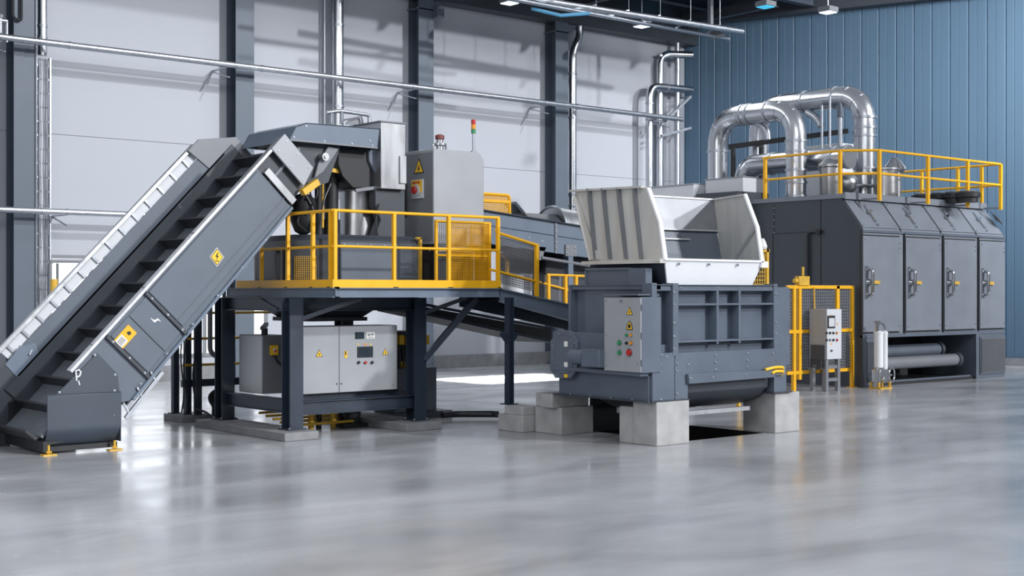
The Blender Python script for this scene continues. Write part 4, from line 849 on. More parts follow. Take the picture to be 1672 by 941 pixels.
# lower trough
tx0, tx1 = lx+.02, rx0+.02; tp_ = [(SY+.05, 1.0), (SY+.08, .78)]+[(13.85-1.0*math.cos(a), .80-.42*math.sin(a)) for a in [PI*i/12 for i in range(1, 12)]]+[(14.8, 1.0)]
tp_ = [(max(SY+.06, y), z) for y, z in tp_]
mb = MB(); v0 = [(tx0, y, z) for y, z in tp_]; v1 = [(tx1-.0, y, z) for y, z in tp_]; mb.prism(tp_, 'X', tx0, tx1); mb.build('discharge_trough', 'darker', sh)
mb = MB(); a = ony(1122, 675, 13.0); b_ = ony(1207, 667, 13.0); mb.bar(a-Vector((.0, 0, 0)), Vector((tx1-.35, 13.0, a.z)), .05, .06); mb.build('trough_rail', 'bright', sh, label='bare metal rail under the trough')
mb = MB(); mb.box(tx0+.2, tx1+.1, 14.3, 14.4, .3, .38); mb.build('cross_rail', 'lightgrey', sh)
mb = MB(); mb.box(13.9, 14.95, 14.72, 14.76, .0, .62); mb.build('shade_plate', 'black', sh)  # added black plate, stands in for the dark shade under the machine
# yellow lifting hooks at the right corner
mb = MB()
for dz in (0, -.06):
    a = ony(1250, 606, SY-.08)+Vector((0, 0, dz+.02)); mb.tube(round_path([a+Vector((.05*(dz < 0)*3, 0, 0)), a+Vector((.2, -.02, .03)), a+Vector((.42, 0, .02)), a+Vector((.46, .08, -.05))], .08), .022, 9)
mb.build('lifting_hook', 'signyel', sh, label='yellow lifting hooks')
mb = MB(); a = ony(1264, 603, SY-.03); mb.box(a.x, a.x+.22, SY-.06, SY-.02, a.z-.09, a.z+.02); mb.build('hook_bracket', 'grey2', sh)
# control box on the left end
cx_ = 12.95; c0, c1 = onx(1046, 550, cx_).y, onx(986.5, 550, cx_).y; cz0, cz1 = 1.02, 2.03
mb = MB(); mb.box(cx_+.02, SX+.1, c0, c1, cz0-.01, cz1+.01); bx = mb.build('control_box', 'shred', sh, .006)
mb = MB(); mb.box(cx_, cx_+.019, c0, c1, cz0, cz1); dr = mb.build('control_door', 'grey', sh, .004)
mb = MB(); mb.box(cx_+.0, SX+.12, c0+.05, c1+.03, cz1+.03, cz1+.05); mb.build('rain_hood', 'shred', sh)
def C(px, py): return onx(px, py, cx_-.001)
n_ = (-1, 0, 0)
tri_sign(dr, C(1028, 510), n_, .125)
mb = MB(); c = C(1028, 532)
mb.mi = 0; on_face(mb, c, n_, [(-.06, -.06), (.06, -.06), (.05, .01), (0, .07), (-.05, .01)]); mb.mi = 1; on_face(mb, c, n_, [(-.045, -.048), (.045, -.048), (.038, .005), (0, .052), (-.038, .005)], .002, .003)
mb.mi = 0; on_face(mb, c-Vector((0, 0, .008)), n_, [(.026*math.cos(a), .03*math.sin(a)) for a in [2*PI*i/14 for i in range(14)]], .002, .005)
mb.build('warning_sign', ['ink', 'signyel'], dr)
for px, py, m_, r in ((1024, 547.5, 'green', .02), (1031, 547.5, 'orange', .02), (1012, 560, 'green', .032), (1024, 560.5, 'ink', .02), (1031, 560.5, 'orange', .024), (1012, 576, 'green', .032), (1028, 576, 'red', .045)):
    button(dr, C(px, py), n_, r, m_)
rect_on(dr, 'small_label', C(1014, 492), n_, .06, .03, 'grey2', .003)
bolts(sh, [onx(px, py, cx_) for px, py in ((990, 492), (990, 548), (990, 598), (1041, 595))], n_, .5)
for z in (1.15, 1.52, 1.9): mb = MB(); mb.cyl((cx_+.01, c0-.012, z-.04), (cx_+.01, c0-.012, z+.04), .014, n=10); mb.build('hinge', 'shred', sh)
# concrete blocks
def block(name, boxes, lab):
    mb = MB()
    for k, b in enumerate(boxes): mb.box(*b)
    return tag(mb.build(name, 'concrete', bevel=.012), lab, 'concrete block', 'blocks under the machines')
block('concrete_block', [(13.25, 13.9, 12.74, 13.2, 0, .6), (13.25, 13.9, 13.2, 13.47, 0, .51)], 'tall concrete block under the near corner of the shredder, notched at its left')
block('concrete_block', [(15.84, 16.42, 12.8, 13.42, 0, .6)], 'tall concrete block under the right front leg of the shredder')
block('concrete_block', [(13.23, 13.88, 14.66, 15.25, 0, .4)], 'lower wide concrete block under the gearbox end of the shredder')
block('concrete_block', [(13.1, 13.84, 14.72, 14.97, .4, .6), (13.2, 13.84, 14.97, 15.2, .4, .6)], 'flat stepped concrete block stacked on the block under the gearbox end')
bq = onz(853, 707)
bw = onx(853, 707, bq.x)
block('concrete_block', [(bq.x, bq.x+.32, bq.y, onx(813, 700, bq.x).y, 0, .25)], 'small low concrete block left of the gearbox end blocks, lower of two')
block('concrete_block', [(bq.x+.01, bq.x+.315, bq.y+.01, onx(823, 680, bq.x).y, .25, .385)], 'small concrete block under the walkway column, upper of two')
# hopper
hp_ = thing('feed_hopper', (14.6, 13.6, 2.21), 'open stainless steel feed hopper with white front on top of the shredder', 'hopper')
XL, XRt = 13.5, 15.6
FT, FM, FB = (13.16, 3.57), (12.93, 3.08), (12.83, 2.54)    # front edge of the side walls: (y, z) top, knee, base
BT, BB = (14.64, 3.6), (14.3, 2.54)
brc = (15.95, 14.1)                                         # rear right corner in plan
mb = MB(); mb.prism([FB, FM, FT, BT, BB], 'X', XL-.012, XL); wall_l = mb.build('side_wall', 'hopper', hp_)
for k in range(5):
    t = .02+k*.235; a0 = FB[0]+(BB[0]-FB[0])*t; a1_ = FT[0]+(BT[0]-FT[0])*t
    if k == 0: continue
    pt, pb_ = ((1040, 1051), (1014, 1026), (989, 1000), (966, 976))[k-1]
    qt, qb = onx(pt, 308, XL-.012), onx(pb_, 423, XL-.012)
    mb = MB(); mb.plate([qt, qb, qb-Vector((.07, 0, 0)), qt-Vector((.085, 0, 0))], (0, .02, 0)); mb.build('stiffening_rib', 'hopper_shaded', hp_)  # darker steel so the rib flanks read as shaded
mb = MB(); mb.bar((XL-.03, FT[0]+.05, FT[1]+.01), (XL-.03, BT[0]+.05, BT[1]+.01), .1, .03); mb.build('top_lip', 'hopper', hp_)
mb = MB(); mb.bar((XL-.05, FB[0]-.02, 2.53), (XL-.05, BB[0]+.1, 2.53), .13, .05); mb.build('base_flange', 'hopper', hp_, .004)
mb = MB(); mb.tube([(XL-.06, BT[0]-.02, 3.55), (XL-.05, BB[0]-.02, 2.57)], .018, 8); mb.plate([(XL-.02, BT[0]-.03, 3.56), (XL-.02, BB[0]+.0, 2.58), (XL-.02, BB[0]-.2, 2.58)], (-.03, 0, 0)); mb.build('corner_gusset', 'hopper', hp_)
# white front edge frames
for x in (XL, XRt):
    mb = MB(); w_ = .05 if x == XL else -.05
    for (y0, z0), (y1, z1) in ((FB, FM), (FM, FT)):
        mb.plate([(x-.02, y0-.015, z0), (x+w_, y0-.015, z0), (x+w_, y1-.015, z1), (x-.02, y1-.015, z1)] if x == XL else [(x+.02, y0-.015, z0), (x+w_, y0-.015, z0), (x+w_, y1-.015, z1), (x+.02, y1-.015, z1)], (0, .03, 0))
    mb.build('edge_frame', 'white', hp_, label='white edge frame of the mouth')
# right side wall (twists outward to the rear)
def twist(p0, p1, t=.012): pass
mb = MB(); r0 = [(XRt, FB[0], FB[1]), (XRt, FM[0], FM[1]), (XRt, FT[0], FT[1]), (brc[0], brc[1], 3.56), (brc[0]-.1, brc[1]-.25, 2.5)]
mb.plate(r0, (.012, 0, 0)); mb.build('side_wall', 'hopper', hp_)
mb = MB(); a = Vector(r0[2]); b_ = Vector(r0[3]); mb.bar(a, b_, .05, .03); mb.build('top_lip', 'hopper', hp_)
mb = MB(); mb.bar(Vector((XRt-.01, FM[0]+.05, FM[1]-.02)), Vector((XRt+.2, 13.62, 2.5)), .012, .05); mb.build('wall_fold', 'bright', hp_)
# back wall: upper flat, knee strip, lower recessed part
def bk(t, z, off=0): return Vector((XL+(brc[0]-XL)*t, BT[0]+(brc[1]-BT[0])*t+off, z))
mb = MB(); mb.plate([bk(0, 3.6), bk(1, 3.56), bk(1, 3.06, -.12), bk(0, 3.08, -.12)], (0, .012, 0)); mb.build('back_wall', 'hopper_shaded', hp_)
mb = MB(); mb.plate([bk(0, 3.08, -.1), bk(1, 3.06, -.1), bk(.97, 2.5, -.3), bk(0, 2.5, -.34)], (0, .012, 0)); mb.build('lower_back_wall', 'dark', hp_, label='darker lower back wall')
mb = MB(); mb.bar(bk(0, 3.6), bk(1, 3.56), .04, .025); mb.build('top_lip', 'bright', hp_)
mb = MB(); mb.bar(bk(0, 3.08, -.14), bk(1, 3.06, -.14), .03, .02); mb.bar(bk(0.02, 2.93, -.19), bk(.75, 2.92, -.19), .02, .02); mb.build('fold_strip', 'bright', hp_)
bolts(hp_, [bk(t, 2.98, -.16) for t in (.1, .3, .5, .7)], (0, -1, 0), .8)
# white sloping front panel
fx0, fx1 = ony(1084, 428, FB[0]).x, ony(1244, 430, FB[0]).x; gx0, gx1 = ony(1090, 466, FB[0]+.1).x, ony(1228, 466, FB[0]+.1).x
mb = MB(); mb.plate([(fx0, FB[0]-.02, 2.56), (fx1, FB[0]-.02, 2.56), (gx1, FB[0]+.1, 2.2), (gx0, FB[0]+.1, 2.2)], (0, .02, 0)); mb.build('front_panel', 'white', hp_, label='white sloping front panel')
mb = MB(); mb.box(fx0-.02, fx1+.0, FB[0]-.04, FB[0]+.06, 2.545, 2.575); mb.box(fx1-.05, fx1+.1, FB[0]-.04, FB[0]+.0, 2.47, 2.56); mb.build('front_lip', 'white', hp_)
bolts(hp_, [(fx0+.28+k*.62, FB[0]-.022, 2.5) for k in range(3)], (0, -1, 0), 1)
# funnel under the hopper and riser boxes
mb = MB(); mb.add([(XL, FB[0], 2.52), (XL, BB[0], 2.52), (XL+.2, BB[0]-.1, 2.21), (XL+.2, FB[0]+.12, 2.21)], [(0, 1, 2, 3)]); mb.plate([(XL, FB[0], 2.52), (XL, BB[0], 2.52), (XL+.2, BB[0]-.1, 2.21), (XL+.2, FB[0]+.12, 2.21)], (.012, 0, 0)); mb.build('funnel_side', 'shred', hp_)
mb = MB(); mb.plate([bk(0, 2.52, -.34), bk(.97, 2.5, -.3), bk(.9, 2.21, -.35), bk(.08, 2.21, -.4)], (0, -.012, 0)); mb.build('funnel_back', 'shred', hp_)
mb = MB(); mb.plate([Vector(r0[0])+Vector((0, 0, -.02)), Vector(r0[4]), bk(.9, 2.21, -.35), Vector((gx1, FB[0]+.12, 2.21))], (.012, 0, 0)); mb.build('funnel_side', 'shred', hp_)
ra, rb, rc_ = onx(956, 455, SX+.08).y, onx(1026, 455, SX+.08).y, onx(1055, 455, SX+.08).y
mb = MB(); mb.box(SX+.1, SX+.22, rb, ra, ZT+.012, 2.44); mb.box(SX+.07, SX+.24, rb, ra+.01, 2.42, 2.45); mb.box(SX+.07, SX+.12, ra-.02, ra+.01, ZT+.01, 2.44); rs_ = tag(mb.build('riser_box', 'shred', bevel=.004), 'dark riser box on the shredder top below the hopper rim, farther of two', 'box', 'riser boxes on the shredder')
mb = MB(); mb.box(SX+.07, SX+.2, rc_, rb-.005, ZT+.012, 2.44); tag(mb.build('riser_box', 'shred', bevel=.004), 'dark riser box on the shredder top below the hopper rim, nearer of two', 'box', 'riser boxes on the shredder')

# ================================================================== SLOPED WALKWAY from the platform to the rear of the shredder
wkl = thing('sloped_walkway', (14.6, 16.6, 1.5), 'gently sloping navy walkway leading from the platform to behind the shredder', 'walkway')
w0, w1 = 13.24, 16.4
def wz(x): return 2.16-(x-13.21)*.178
mb = MB(); mb.plate([(w0, 16.08, wz(w0)), (w1, 16.08, wz(w1)), (w1, 16.08, wz(w1)-.30), (w0, 16.08, wz(w0)-.18)], (0, .03, 0)); mb.bar((w0, 16.07, wz(w0)-.0), (w1, 16.07, wz(w1)-.0), .09, .02); mb.bar((w0, 16.09, wz(w0)-.19), (w1, 16.09, wz(w1)-.31), .1, .02)
mb.build('stringer', 'bluegrey', wkl)
mb = MB(); mb.plate([(w0, 17.1, wz(w0)-.0), (w1, 17.1, wz(w1)), (w1, 17.1, wz(w1)-.28), (w0, 17.1, wz(w0)-.28)], (0, .03, 0)); mb.build('stringer', 'navy', wkl)
mb = MB(); mb.plate([(w0, 16.1, wz(w0)-.04), (w1, 16.1, wz(w1)-.04), (w1, 17.1, wz(w1)-.04), (w0, 17.1, wz(w0)-.04)], (0, 0, .03)); mb.build('tread_plate', 'darker', wkl)
mb = MB()
for k in range(6): x = w0+.2+k*.52; mb.bar((x, 16.1, wz(x)-.09), (x+.2, 17.1, wz(x+.2)-.09), .05, .08)
mb.build('underframe', 'navy', wkl)
bolts(wkl, [(w0+.35+k*.4, 16.08, wz(w0+.35+k*.4)-.1) for k in range(4)], (0, -1, 0), .8)
# lower return chute under the walkway
lc = thing('return_chute', (14.0, 17.4, 1.4), 'dark sloping return chute hanging below the walkway, in front of the pale wall', 'chute')
a0, a1_ = ony(640, 497, 17.4), ony(900, 560, 17.4)
a0 = Vector((12.45, 17.4, ony(700, 509, 17.4).z))
mb = MB(); mb.plate([a0, a1_, a1_+Vector((0, 0, .22)), a0+Vector((0, 0, .12))], (0, .9, 0)); mb.build('chute_bed', 'black', lc)
mb = MB(); mb.bar(a0+Vector((0, -.02, .02)), a1_+Vector((0, -.02, .02)), .05, .05); mb.bar(a0+Vector((0, -.02, .16)), a1_+Vector((0, -.02, .24)), .04, .04); mb.build('side_rail', 'navy', lc)
# column on the small blocks
wc = thing('walkway_column', (bq.x+.16, bq.y+.3, .385), 'navy steel column on small concrete blocks holding up the walkway', 'column')
wcx = bq.x+.16; wcy = onx(831.5, 660, wcx).y
zt_ = ony(831, 546, wcy).z
mb = MB(); mb.ibeam((wcx, wcy, .40), (wcx, wcy, wz(wcx)-.14), .1, .11, .012, up=(1, 0, 0)); mb.build('shaft', 'navy', wc)
mb = MB(); mb.box(wcx-.1, wcx+.1, wcy-.1, wcy+.1, .385, .40); mb.build('base_plate', 'navy', wc)
mb = MB()
for s_ in (-1, 1): mb.bar((wcx+s_*.03, wcy, zt_-.13), (wcx+s_*.16, wcy, zt_+.02), .04, .06)
mb.build('head_bracket', 'navy', wc)
# walkway hand rail with mesh infill
wr = thing('walkway_guardrail', (13.3, 16.1, 2.1), 'yellow sloping handrail with grey mesh infill beside the walkway', 'guard rail')
xp = ony(876, 450, 16.1).x
mb = MB(); mb.box(xp-.028, xp+.028, 16.07, 16.125, wz(xp)-.02, ony(876, 400, 16.1).z); mb.build('post', 'yellow', wr)
h1 = [ony(815, 381, 16.1), ony(878, 401, 16.1)]; h2 = [ony(800, 440, 16.1), ony(884, 462, 16.1)]
mb = MB(); mb.tube([(13.16, 16.1, h1[0].z+.05), h1[0], h1[1]], .024, 10); mb.build('top_rail', 'yellow', wr)
mb = MB(); mb.tube(h2, .021, 10); mb.build('mid_rail', 'yellow', wr)
mb = MB(); q0 = Vector((13.26, 16.14, wz(13.26)+.1)); mb.grid(q0, (xp-13.28, 0, -.13), (0, 0, .72), 24, 20, .0045); mb.build('wire_mesh', 'grey2', wr)
r2 = thing('walkway_guardrail', (15, 17.0, 2.0), 'yellow handrail with posts on the far side of the walkway, left of the riser boxes', 'guard rail')
e0_ = [ony(p, 450, 17.05) for p in (895, 923, 940)]
for e_ in e0_[:3]: mb = MB(); mb.box(e_.x-.028, e_.x+.028, 17.02, 17.075, wz(e_.x)-.02, ony(905, 449, 17.05).z); mb.build('post', 'yellow', r2)
zz = ony(905, 449, 17.05).z; mb = MB(); mb.tube([(e0_[0].x-.03, 17.05, zz), (e0_[2].x+.4, 17.05, zz-.02)], .022, 10); mb.build('top_rail', 'yellow', r2)
mb = MB(); mb.tube([ony(888, 463, 17.05), ony(932, 475, 17.05)], .02, 10); mb.build('mid_rail', 'yellow', r2)
mb = MB(); mb.grid((e0_[0].x, 17.09, wz(e0_[0].x)+.02), (e0_[1].x-e0_[0].x, 0, -.05), (0, 0, .5), 10, 16, .004); mb.build('wire_mesh', 'grey2', r2)

# ================================================================== UPPER BELT CONVEYOR behind the hopper
BY = 18.3
bc = thing('upper_conveyor', (16, 18.8, 2.2), 'blue-grey sloping belt conveyor passing behind the hopper from the tall cabinet', 'conveyor')
def bp(px, py, y=BY): return ony(px, py, y)
T0, T1 = bp(793, 345), bp(956, 371.5); dT = (T1-T0)/(T1.x-T0.x)
L0 = T0-dT*.9; L1 = T1+dT*1.6
hgt = 30/2190*25
mb = MB(); mb.plate([L0, L1, L1-Vector((0, 0, .24)), L0-Vector((0, 0, .24))], (0, .04, 0)); mb.build('side_panel', 'bluegrey', bc, .004)
mb = MB(); mb.plate([L0-Vector((0, 0, .25)), L1-Vector((0, 0, .25)), L1-Vector((0, 0, .56)), L0-Vector((0, 0, .56))], (0, .05, 0)); mb.build('lower_panel', 'bluegrey', bc, .004)
mb = MB(); mb.bar(L0+Vector((0, -.0, .01)), L1+Vector((0, 0, .01)), .1, .02); mb.build('top_flange', 'navy', bc)
mb = MB(); mb.plate([L0+Vector((0, 1.1, 0)), L1+Vector((0, 1.1, 0)), L1+Vector((0, 1.1, -.55)), L0+Vector((0, 1.1, -.55))], (0, .04, 0)); mb.build('side_panel', 'navy', bc)
mb = MB(); mb.plate([L0+Vector((0, .05, -.12)), L1+Vector((0, .05, -.12)), L1+Vector((0, 1.1, -.12)), L0+Vector((0, 1.1, -.12))], (0, 0, -.03)); mb.build('belt', 'belt', bc)
j = bp(907, 364); mb = MB(); mb.bar(Vector((j.x, BY-.01, j.z+.0)), Vector((j.x, BY-.01, j.z-.56)), .05, .02, (0, 1, 0)); mb.build('joint_plate', 'grey2', bc)
bolts(bc, [(j.x+.0, BY-.02, j.z-.06-k*.1) for k in range(5)]+[bp(864, 389), bp(885, 394), bp(956, 406)], (0, -1, 0), 1)
k_ = bp(931, 410); mb = MB(); mb.ibeam((k_.x, BY+.05, k_.z+.05), (k_.x, BY+.05, 0), .14, .12, .012, up=(0, 1, 0)); mb.build('support_leg', 'bluegrey', bc)
mb = MB(); mb.box(k_.x-.14, k_.x+.14, BY-.03, BY-.005, k_.z-.1, k_.z+.12); mb.build('leg_bracket', 'grey2', bc, .004); bolts(bc, [(k_.x+a, BY-.03, k_.z+b_) for a in (-.09, .09) for b_ in (-.05, .06)], (0, -1, 0), 1)
k2 = bp(889, 408); mb = MB(); mb.plate([bp(881, 403), bp(892, 404), bp(888, 413), bp(886, 424), bp(881, 425)], (0, .06, 0)); mb.build('drive_bracket', 'grey2', bc)
mb = MB(); mb.tube([bp(884, 421), bp(962, 434)], .03, 8); mb.build('return_rail', 'grey2', bc)
# round steel cover on the belt
rc = thing('belt_cover', (17, 18.8, 3.4), 'half-round shiny steel cover over the upper conveyor, left of the hopper', 'cover')
u0 = bp(897, 350, 18.9); u1 = u0+dT*2.4
mb = MB(); pr = [(18.85+.42*math.cos(a), .36*math.sin(a)-.02) for a in [PI*i/14 for i in range(15)]]; nP = len(pr)
va = [(u0.x, y, u0.z-.2+z) for y, z in pr]; vb = [(u1.x, y, u1.z-.2+z) for y, z in pr]
mb.add(va+vb, [(i, i+1, nP+i+1, nP+i) for i in range(nP-1)]+[tuple(range(nP))[::-1], tuple(range(nP, 2*nP))]); mb.build('cover_shell', 'steel', rc)
mb = MB(); mb.tube([Vector((u0.x, y, u0.z-.2+z)) for y, z in pr], .025, 8); mb.build('cover_rim', 'pipe', rc)
mb = MB(); a = bp(845, 354, 18.9); mb.prism([(18.45, a.z-.25), (18.45, a.z-.12), (18.7, a.z+.06), (19.1, a.z+.06), (19.25, a.z-.25)], 'X', a.x, u0.x-.03)
tag(mb.build('cover_tunnel', 'darker'), 'low dark tunnel over the belt between the yellow mesh screen and shiny cover', 'cover')
# yellow mesh screen behind the tall cabinet
ms = thing('mesh_screen', (15.3, 19.0, 3.5), 'small yellow mesh screen with rounded top edge above the upper conveyor', 'mesh guard')
ya = 18.9; s0, s1 = ony(780, 330, ya), ony(832, 330, ya); zt1, zm, zb = ony(832, 319, ya).z, ony(832, 330, ya).z, ony(832, 352, ya).z-.1
mb = MB(); mb.tube(round_path([(s0.x-.3, ya, zt1), (s1.x, ya, zt1), (s1.x, ya, zb)], .1), .028, 8); mb.bar((s0.x-.3, ya, zm), (s1.x, ya, zm), .04, .05); mb.build('frame', 'yellow', ms)
mb = MB(); mb.grid((s0.x-.3, ya, zb), (s1.x-s0.x+.3, 0, 0), (0, 0, zt1-zb), 26, 12, .007); mb.build('wire_mesh', 'yellow', ms)
mb = MB(); mb.bar(ony(833, 332, ya+.3), ony(850, 352, ya+.3), .06, .3, (0, 1, 0)); mb.build('side_stay', 'navy', ms)
# dark machinery under the upper conveyor
um = thing('baler_drum', (16.5, 19.2, 1.6), 'dark drum drive hung under the upper conveyor behind the walkway rail', 'machine')
d0 = ony(868, 440, 19.3); d1 = ony(925, 440, 19.3)
mb = MB(); mb.box(d0.x, d1.x+.8, 18.9, 19.3, 1.62, 2.75); mb.build('machine_body', 'darker', um, .02)
for px, r_ in ((838, .25), (850, .22), (903, .2)):
    p = ony(px, 450, 18.75); mb = MB(); mb.cyl((p.x, 18.75, 1.6), (p.x, 18.75, ony(px, 449, 18.75).z), r_*.8, n=24); mb.build('drum', 'grey2' if px != 838 else 'lightgrey', um)
mb = MB(); mb.cyl(ony(825, 428, 19.2), ony(900, 432, 19.2), .2, n=20); mb.build('roller', 'black', um)
mb = MB(); p = ony(828, 445, 18.9); mb.tube(round_path([(p.x, 18.9, 1.6), (p.x, 18.9, ony(828, 420, 18.9).z), (p.x+.1, 19.2, ony(828, 415, 18.9).z)], .1), .035, 8); mb.build('feed_pipe', 'yellow', um, label='yellow feed pipe')
# ================================================================== DRYER / FILTER BLOCK
DX0, DX1, DYF, DYB = 25.0, 30.9, 17.75, 22.6
ZC, ZD = 3.5, 4.22
dy = thing('dryer_block', (28, 20, 0), 'long charcoal process housing with four handled doors and sloping upper hatches', 'machine')
def dp(px, py): return ony(px, py, DYF)
zb = 1.13
# main shell: profile in YZ
pr = [(DYF+.02, zb), (DYF+.02, ZC), (18.33, ZD), (DYB, ZD), (DYB, zb)]
pr2 = pr[:3]+[(20.95, ZD), (20.95, zb)]
mb = MB(); mb.prism(pr, 'X', 25.85, DX1); mb.build('housing_shell', 'door', dy)
mb = MB(); mb.prism(pr2, 'X', DX0+.02, 25.85); mb.build('housing_shell', 'door', dy)
mb = MB(); mb.prism([(DYF, 0), (DYF, ZC), (18.33, ZD+.02), (20.95, ZD+.02), (20.95, 0)], 'X', DX0-.01, DX0+.02); sp_ = mb.build('side_panel', 'darker', dy, .006)
# seams of the side panel
def dsx(px, py): return onx(px, py, DX0-.012)
mb = MB()
for a, b_ in (((1262, 382), (1262, 470)), ((1262, 382), (1345, 378)), ((1340, 325), (1340, 465)), ((1264, 335), (1264, 380))):
    p, q = dsx(*a), dsx(*b_); mb.bar(p, q, .014, .014)
mb.build('panel_seams', 'black', sp_)
mb = MB(); mb.tube(round_path([dsx(1342, 379)+Vector((-.05, 0, 0)), dsx(1321, 379)+Vector((-.05, 0, 0)), dsx(1321, 462)+Vector((-.05, 0, 0))], .12), .03, 10); mb.cyl(dsx(1339, 379)+Vector((-.09, 0, 0)), dsx(1339, 379), .06, n=14); mb.build('conduit', 'black', sp_)
bolts(dy, [dsx(1264, 340+k*10) for k in range(5)], (-1, 0, 0), .9)
# doors
zD0, zD1 = 1.22, 3.36
D = [(1408, 1468.5), (1478, 1534.6), (1541, 1592.6), (1598.6, 1640)]
for k, (a, b_) in enumerate(D):
    x0, x1 = dp(a, 470).x, min(dp(b_, 470).x, DX1-.03)
    mb = MB(); mb.box(x0, x1, DYF-.03, DYF+.0, zD0, zD1); d_ = mb.build('door', 'door', dy, .012)
    mb = MB(); mb.box(x0-.05, x0-.025, DYF-.02, DYF+.02, zb+.02, ZC-.03); mb.box(x0-.02, x1+.02, DYF-.002, DYF+.02, zD0-.03, zD0-.012); mb.box(x0-.02, x1+.02, DYF-.002, DYF+.02, zD1+.012, zD1+.03); mb.build('door_gap', 'black', d_)
    hx, hz_ = x0+.19, 2.33
    mb = MB(); mb.box(hx-.13, hx-.07, DYF-.06, DYF-.03, hz_-.36, hz_+.36); mb.tube(round_path([(hx, DYF-.03, hz_-.3), (hx, DYF-.14, hz_-.27), (hx, DYF-.14, hz_+.27), (hx, DYF-.03, hz_+.3)], .06), .035, 10)
    mb.cyl((hx, DYF-.03, hz_), (hx, DYF-.13, hz_), .075, n=16); mb.build('handle', 'chrome', d_)
    mb = MB(); mb.box(hx+.12, hx+.36, DYF-.08, DYF-.03, hz_-.035, hz_+.035); mb.box(hx+.05, hx+.15, DYF-.07, DYF-.04, hz_-.02, hz_+.02); mb.build('latch', 'yellow2', d_, label='brassy latch tab')
    bolts(dy, [(x1-.05, DYF-.03, z) for z in (zD0+.12, zD1-.14, zD1-.25)]+[(x0+.05, DYF-.03, zD0+.1), (x0+.06, DYF-.03, zD1-.08)], (0, -1, 0), 1)
# posts and rails round the doors
xs_ = [dp(p, 470).x for p in (1403, 1472, 1537.5, 1595.5)]
mb = MB(); mb.box(DX0-.01, DX1, DYF-.012, DYF+.02, ZC-.06, ZC); mb.build('upper_rail', 'dark', dy, .004)
mb = MB(); mb.box(DX0-.01, DX1, DYF-.012, DYF+.06, zb-.04, zb+.04); mb.build('lower_rail', 'dark', dy, .004)
# upper hatches
sl = Vector((0, 18.33-DYF-.02, ZD-ZC)).normalized(); nl = Vector((0, -sl.z, sl.y)); hl = math.hypot(18.31-DYF, ZD-ZC)
seam = [DX0+.02]+xs_[1:]+[DX1]
for k in range(4):
    x0, x1 = seam[k]+.03, seam[k+1]-.03
    o_ = Vector((0, DYF+.02, ZC))+nl*.004
    mb = MB(); mb.plate([Vector((x0, 0, 0))+o_+sl*.05, Vector((x1, 0, 0))+o_+sl*.05, Vector((x1, 0, 0))+o_+sl*(hl-.06), Vector((x0, 0, 0))+o_+sl*(hl-.06)], nl*.025); ht = mb.build('upper_hatch', 'door', dy, .008)
    cxh = x0+(x1-x0)*.42; c = Vector((cxh, 0, 0))+o_+nl*.025
    mb = MB(); mb.bar(c+sl*.22+nl*.02, c+sl*.66+nl*.02, .035, .03, nl); mb.bar(c+sl*.45+nl*.05-Vector((.08, 0, 0)), c+sl*.52+nl*.05+Vector((.07, 0, 0)), .06, .05, nl)
    for t in (.12, .22, .68): mb.cyl(c+sl*t, c+sl*t+nl*.04, .03, n=10)
    mb.build('hatch_latch', 'chrome', ht)
    bolts(dy, [Vector((x, 0, 0))+o_+nl*.025+sl*t for x in (x0+.08, x1-.08) for t in (.12, hl-.14)], nl, 1)
for x in seam[1:4]: mb = MB(); mb.bar(Vector((x, DYF+.02, ZC))+nl*.006, Vector((x, DYF+.02, ZC))+sl*hl+nl*.006, .03, .02, nl); mb.build('hatch_seam', 'black', dy)
# pedestals, recess and rollers
pxl, pxr = dp(1440, 590).x, dp(1594, 590).x
mb = MB(); mb.box(DX0+.03, pxl, DYF+.0, DYF+.5, 0, zb-.04); mb.build('pedestal', 'dark', dy, .006)
mb = MB(); mb.box(DX0+.15, pxl-.05, DYF-.015, DYF, .1, 1.0); mb.build('pedestal_panel', 'darker', dy, .004)
mb = MB(); mb.box(pxr-.0, DX1, DYF-.0, DYB, 0, zb-.04); mb.box(pxr-.03, pxr+.1, DYF-.02, DYF, 0, zb); mb.build('pedestal', 'dark', dy, .006)
g0, g1 = dp(1601, 580).x, DX1-.06
mb = MB(); mb.box(g0-.05, g1+.05, DYF-.03, DYF, .1, 1.02); mb.build('grille_frame', 'dark', dy, .004)
mb = MB(); mb.grid((g0, DYF-.045, .15), (g1-g0, 0, 0), (0, 0, .82), 22, 22, .008); mb.build('vent_grille', 'grey2', dy)
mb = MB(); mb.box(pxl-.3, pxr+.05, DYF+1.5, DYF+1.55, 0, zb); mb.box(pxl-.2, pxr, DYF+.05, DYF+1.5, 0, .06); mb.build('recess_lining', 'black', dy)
for k, (ya, z, r_) in enumerate(((DYF+.55, dp(1500, 570).z-.07, .155), (DYF+.2, dp(1500, 592).z, .145))):
    mb = MB(); mb.cyl((pxl-.2, ya, z), (dp(1573, 590).x if k else dp(1553, 590).x+.3, ya, z), r_, n=28); ro = mb.build('roller', 'grey2' if k else 'dark', dy)
    xe = dp(1573, 590).x if k else dp(1553, 590).x+.3
    mb = MB(); mb.cyl((xe-.06, ya, z), (xe+.05, ya, z), r_*1.22, n=24); mb.cyl((xe+.05, ya, z), (xe+.2, ya, z), .05, n=12); mb.build('roller_bearing', 'darker', ro)
mb = MB(); mb.box(pxl-.3, pxr, DYF+.1, DYF+.2, .0, .1); mb.build('sill', 'dark', dy)
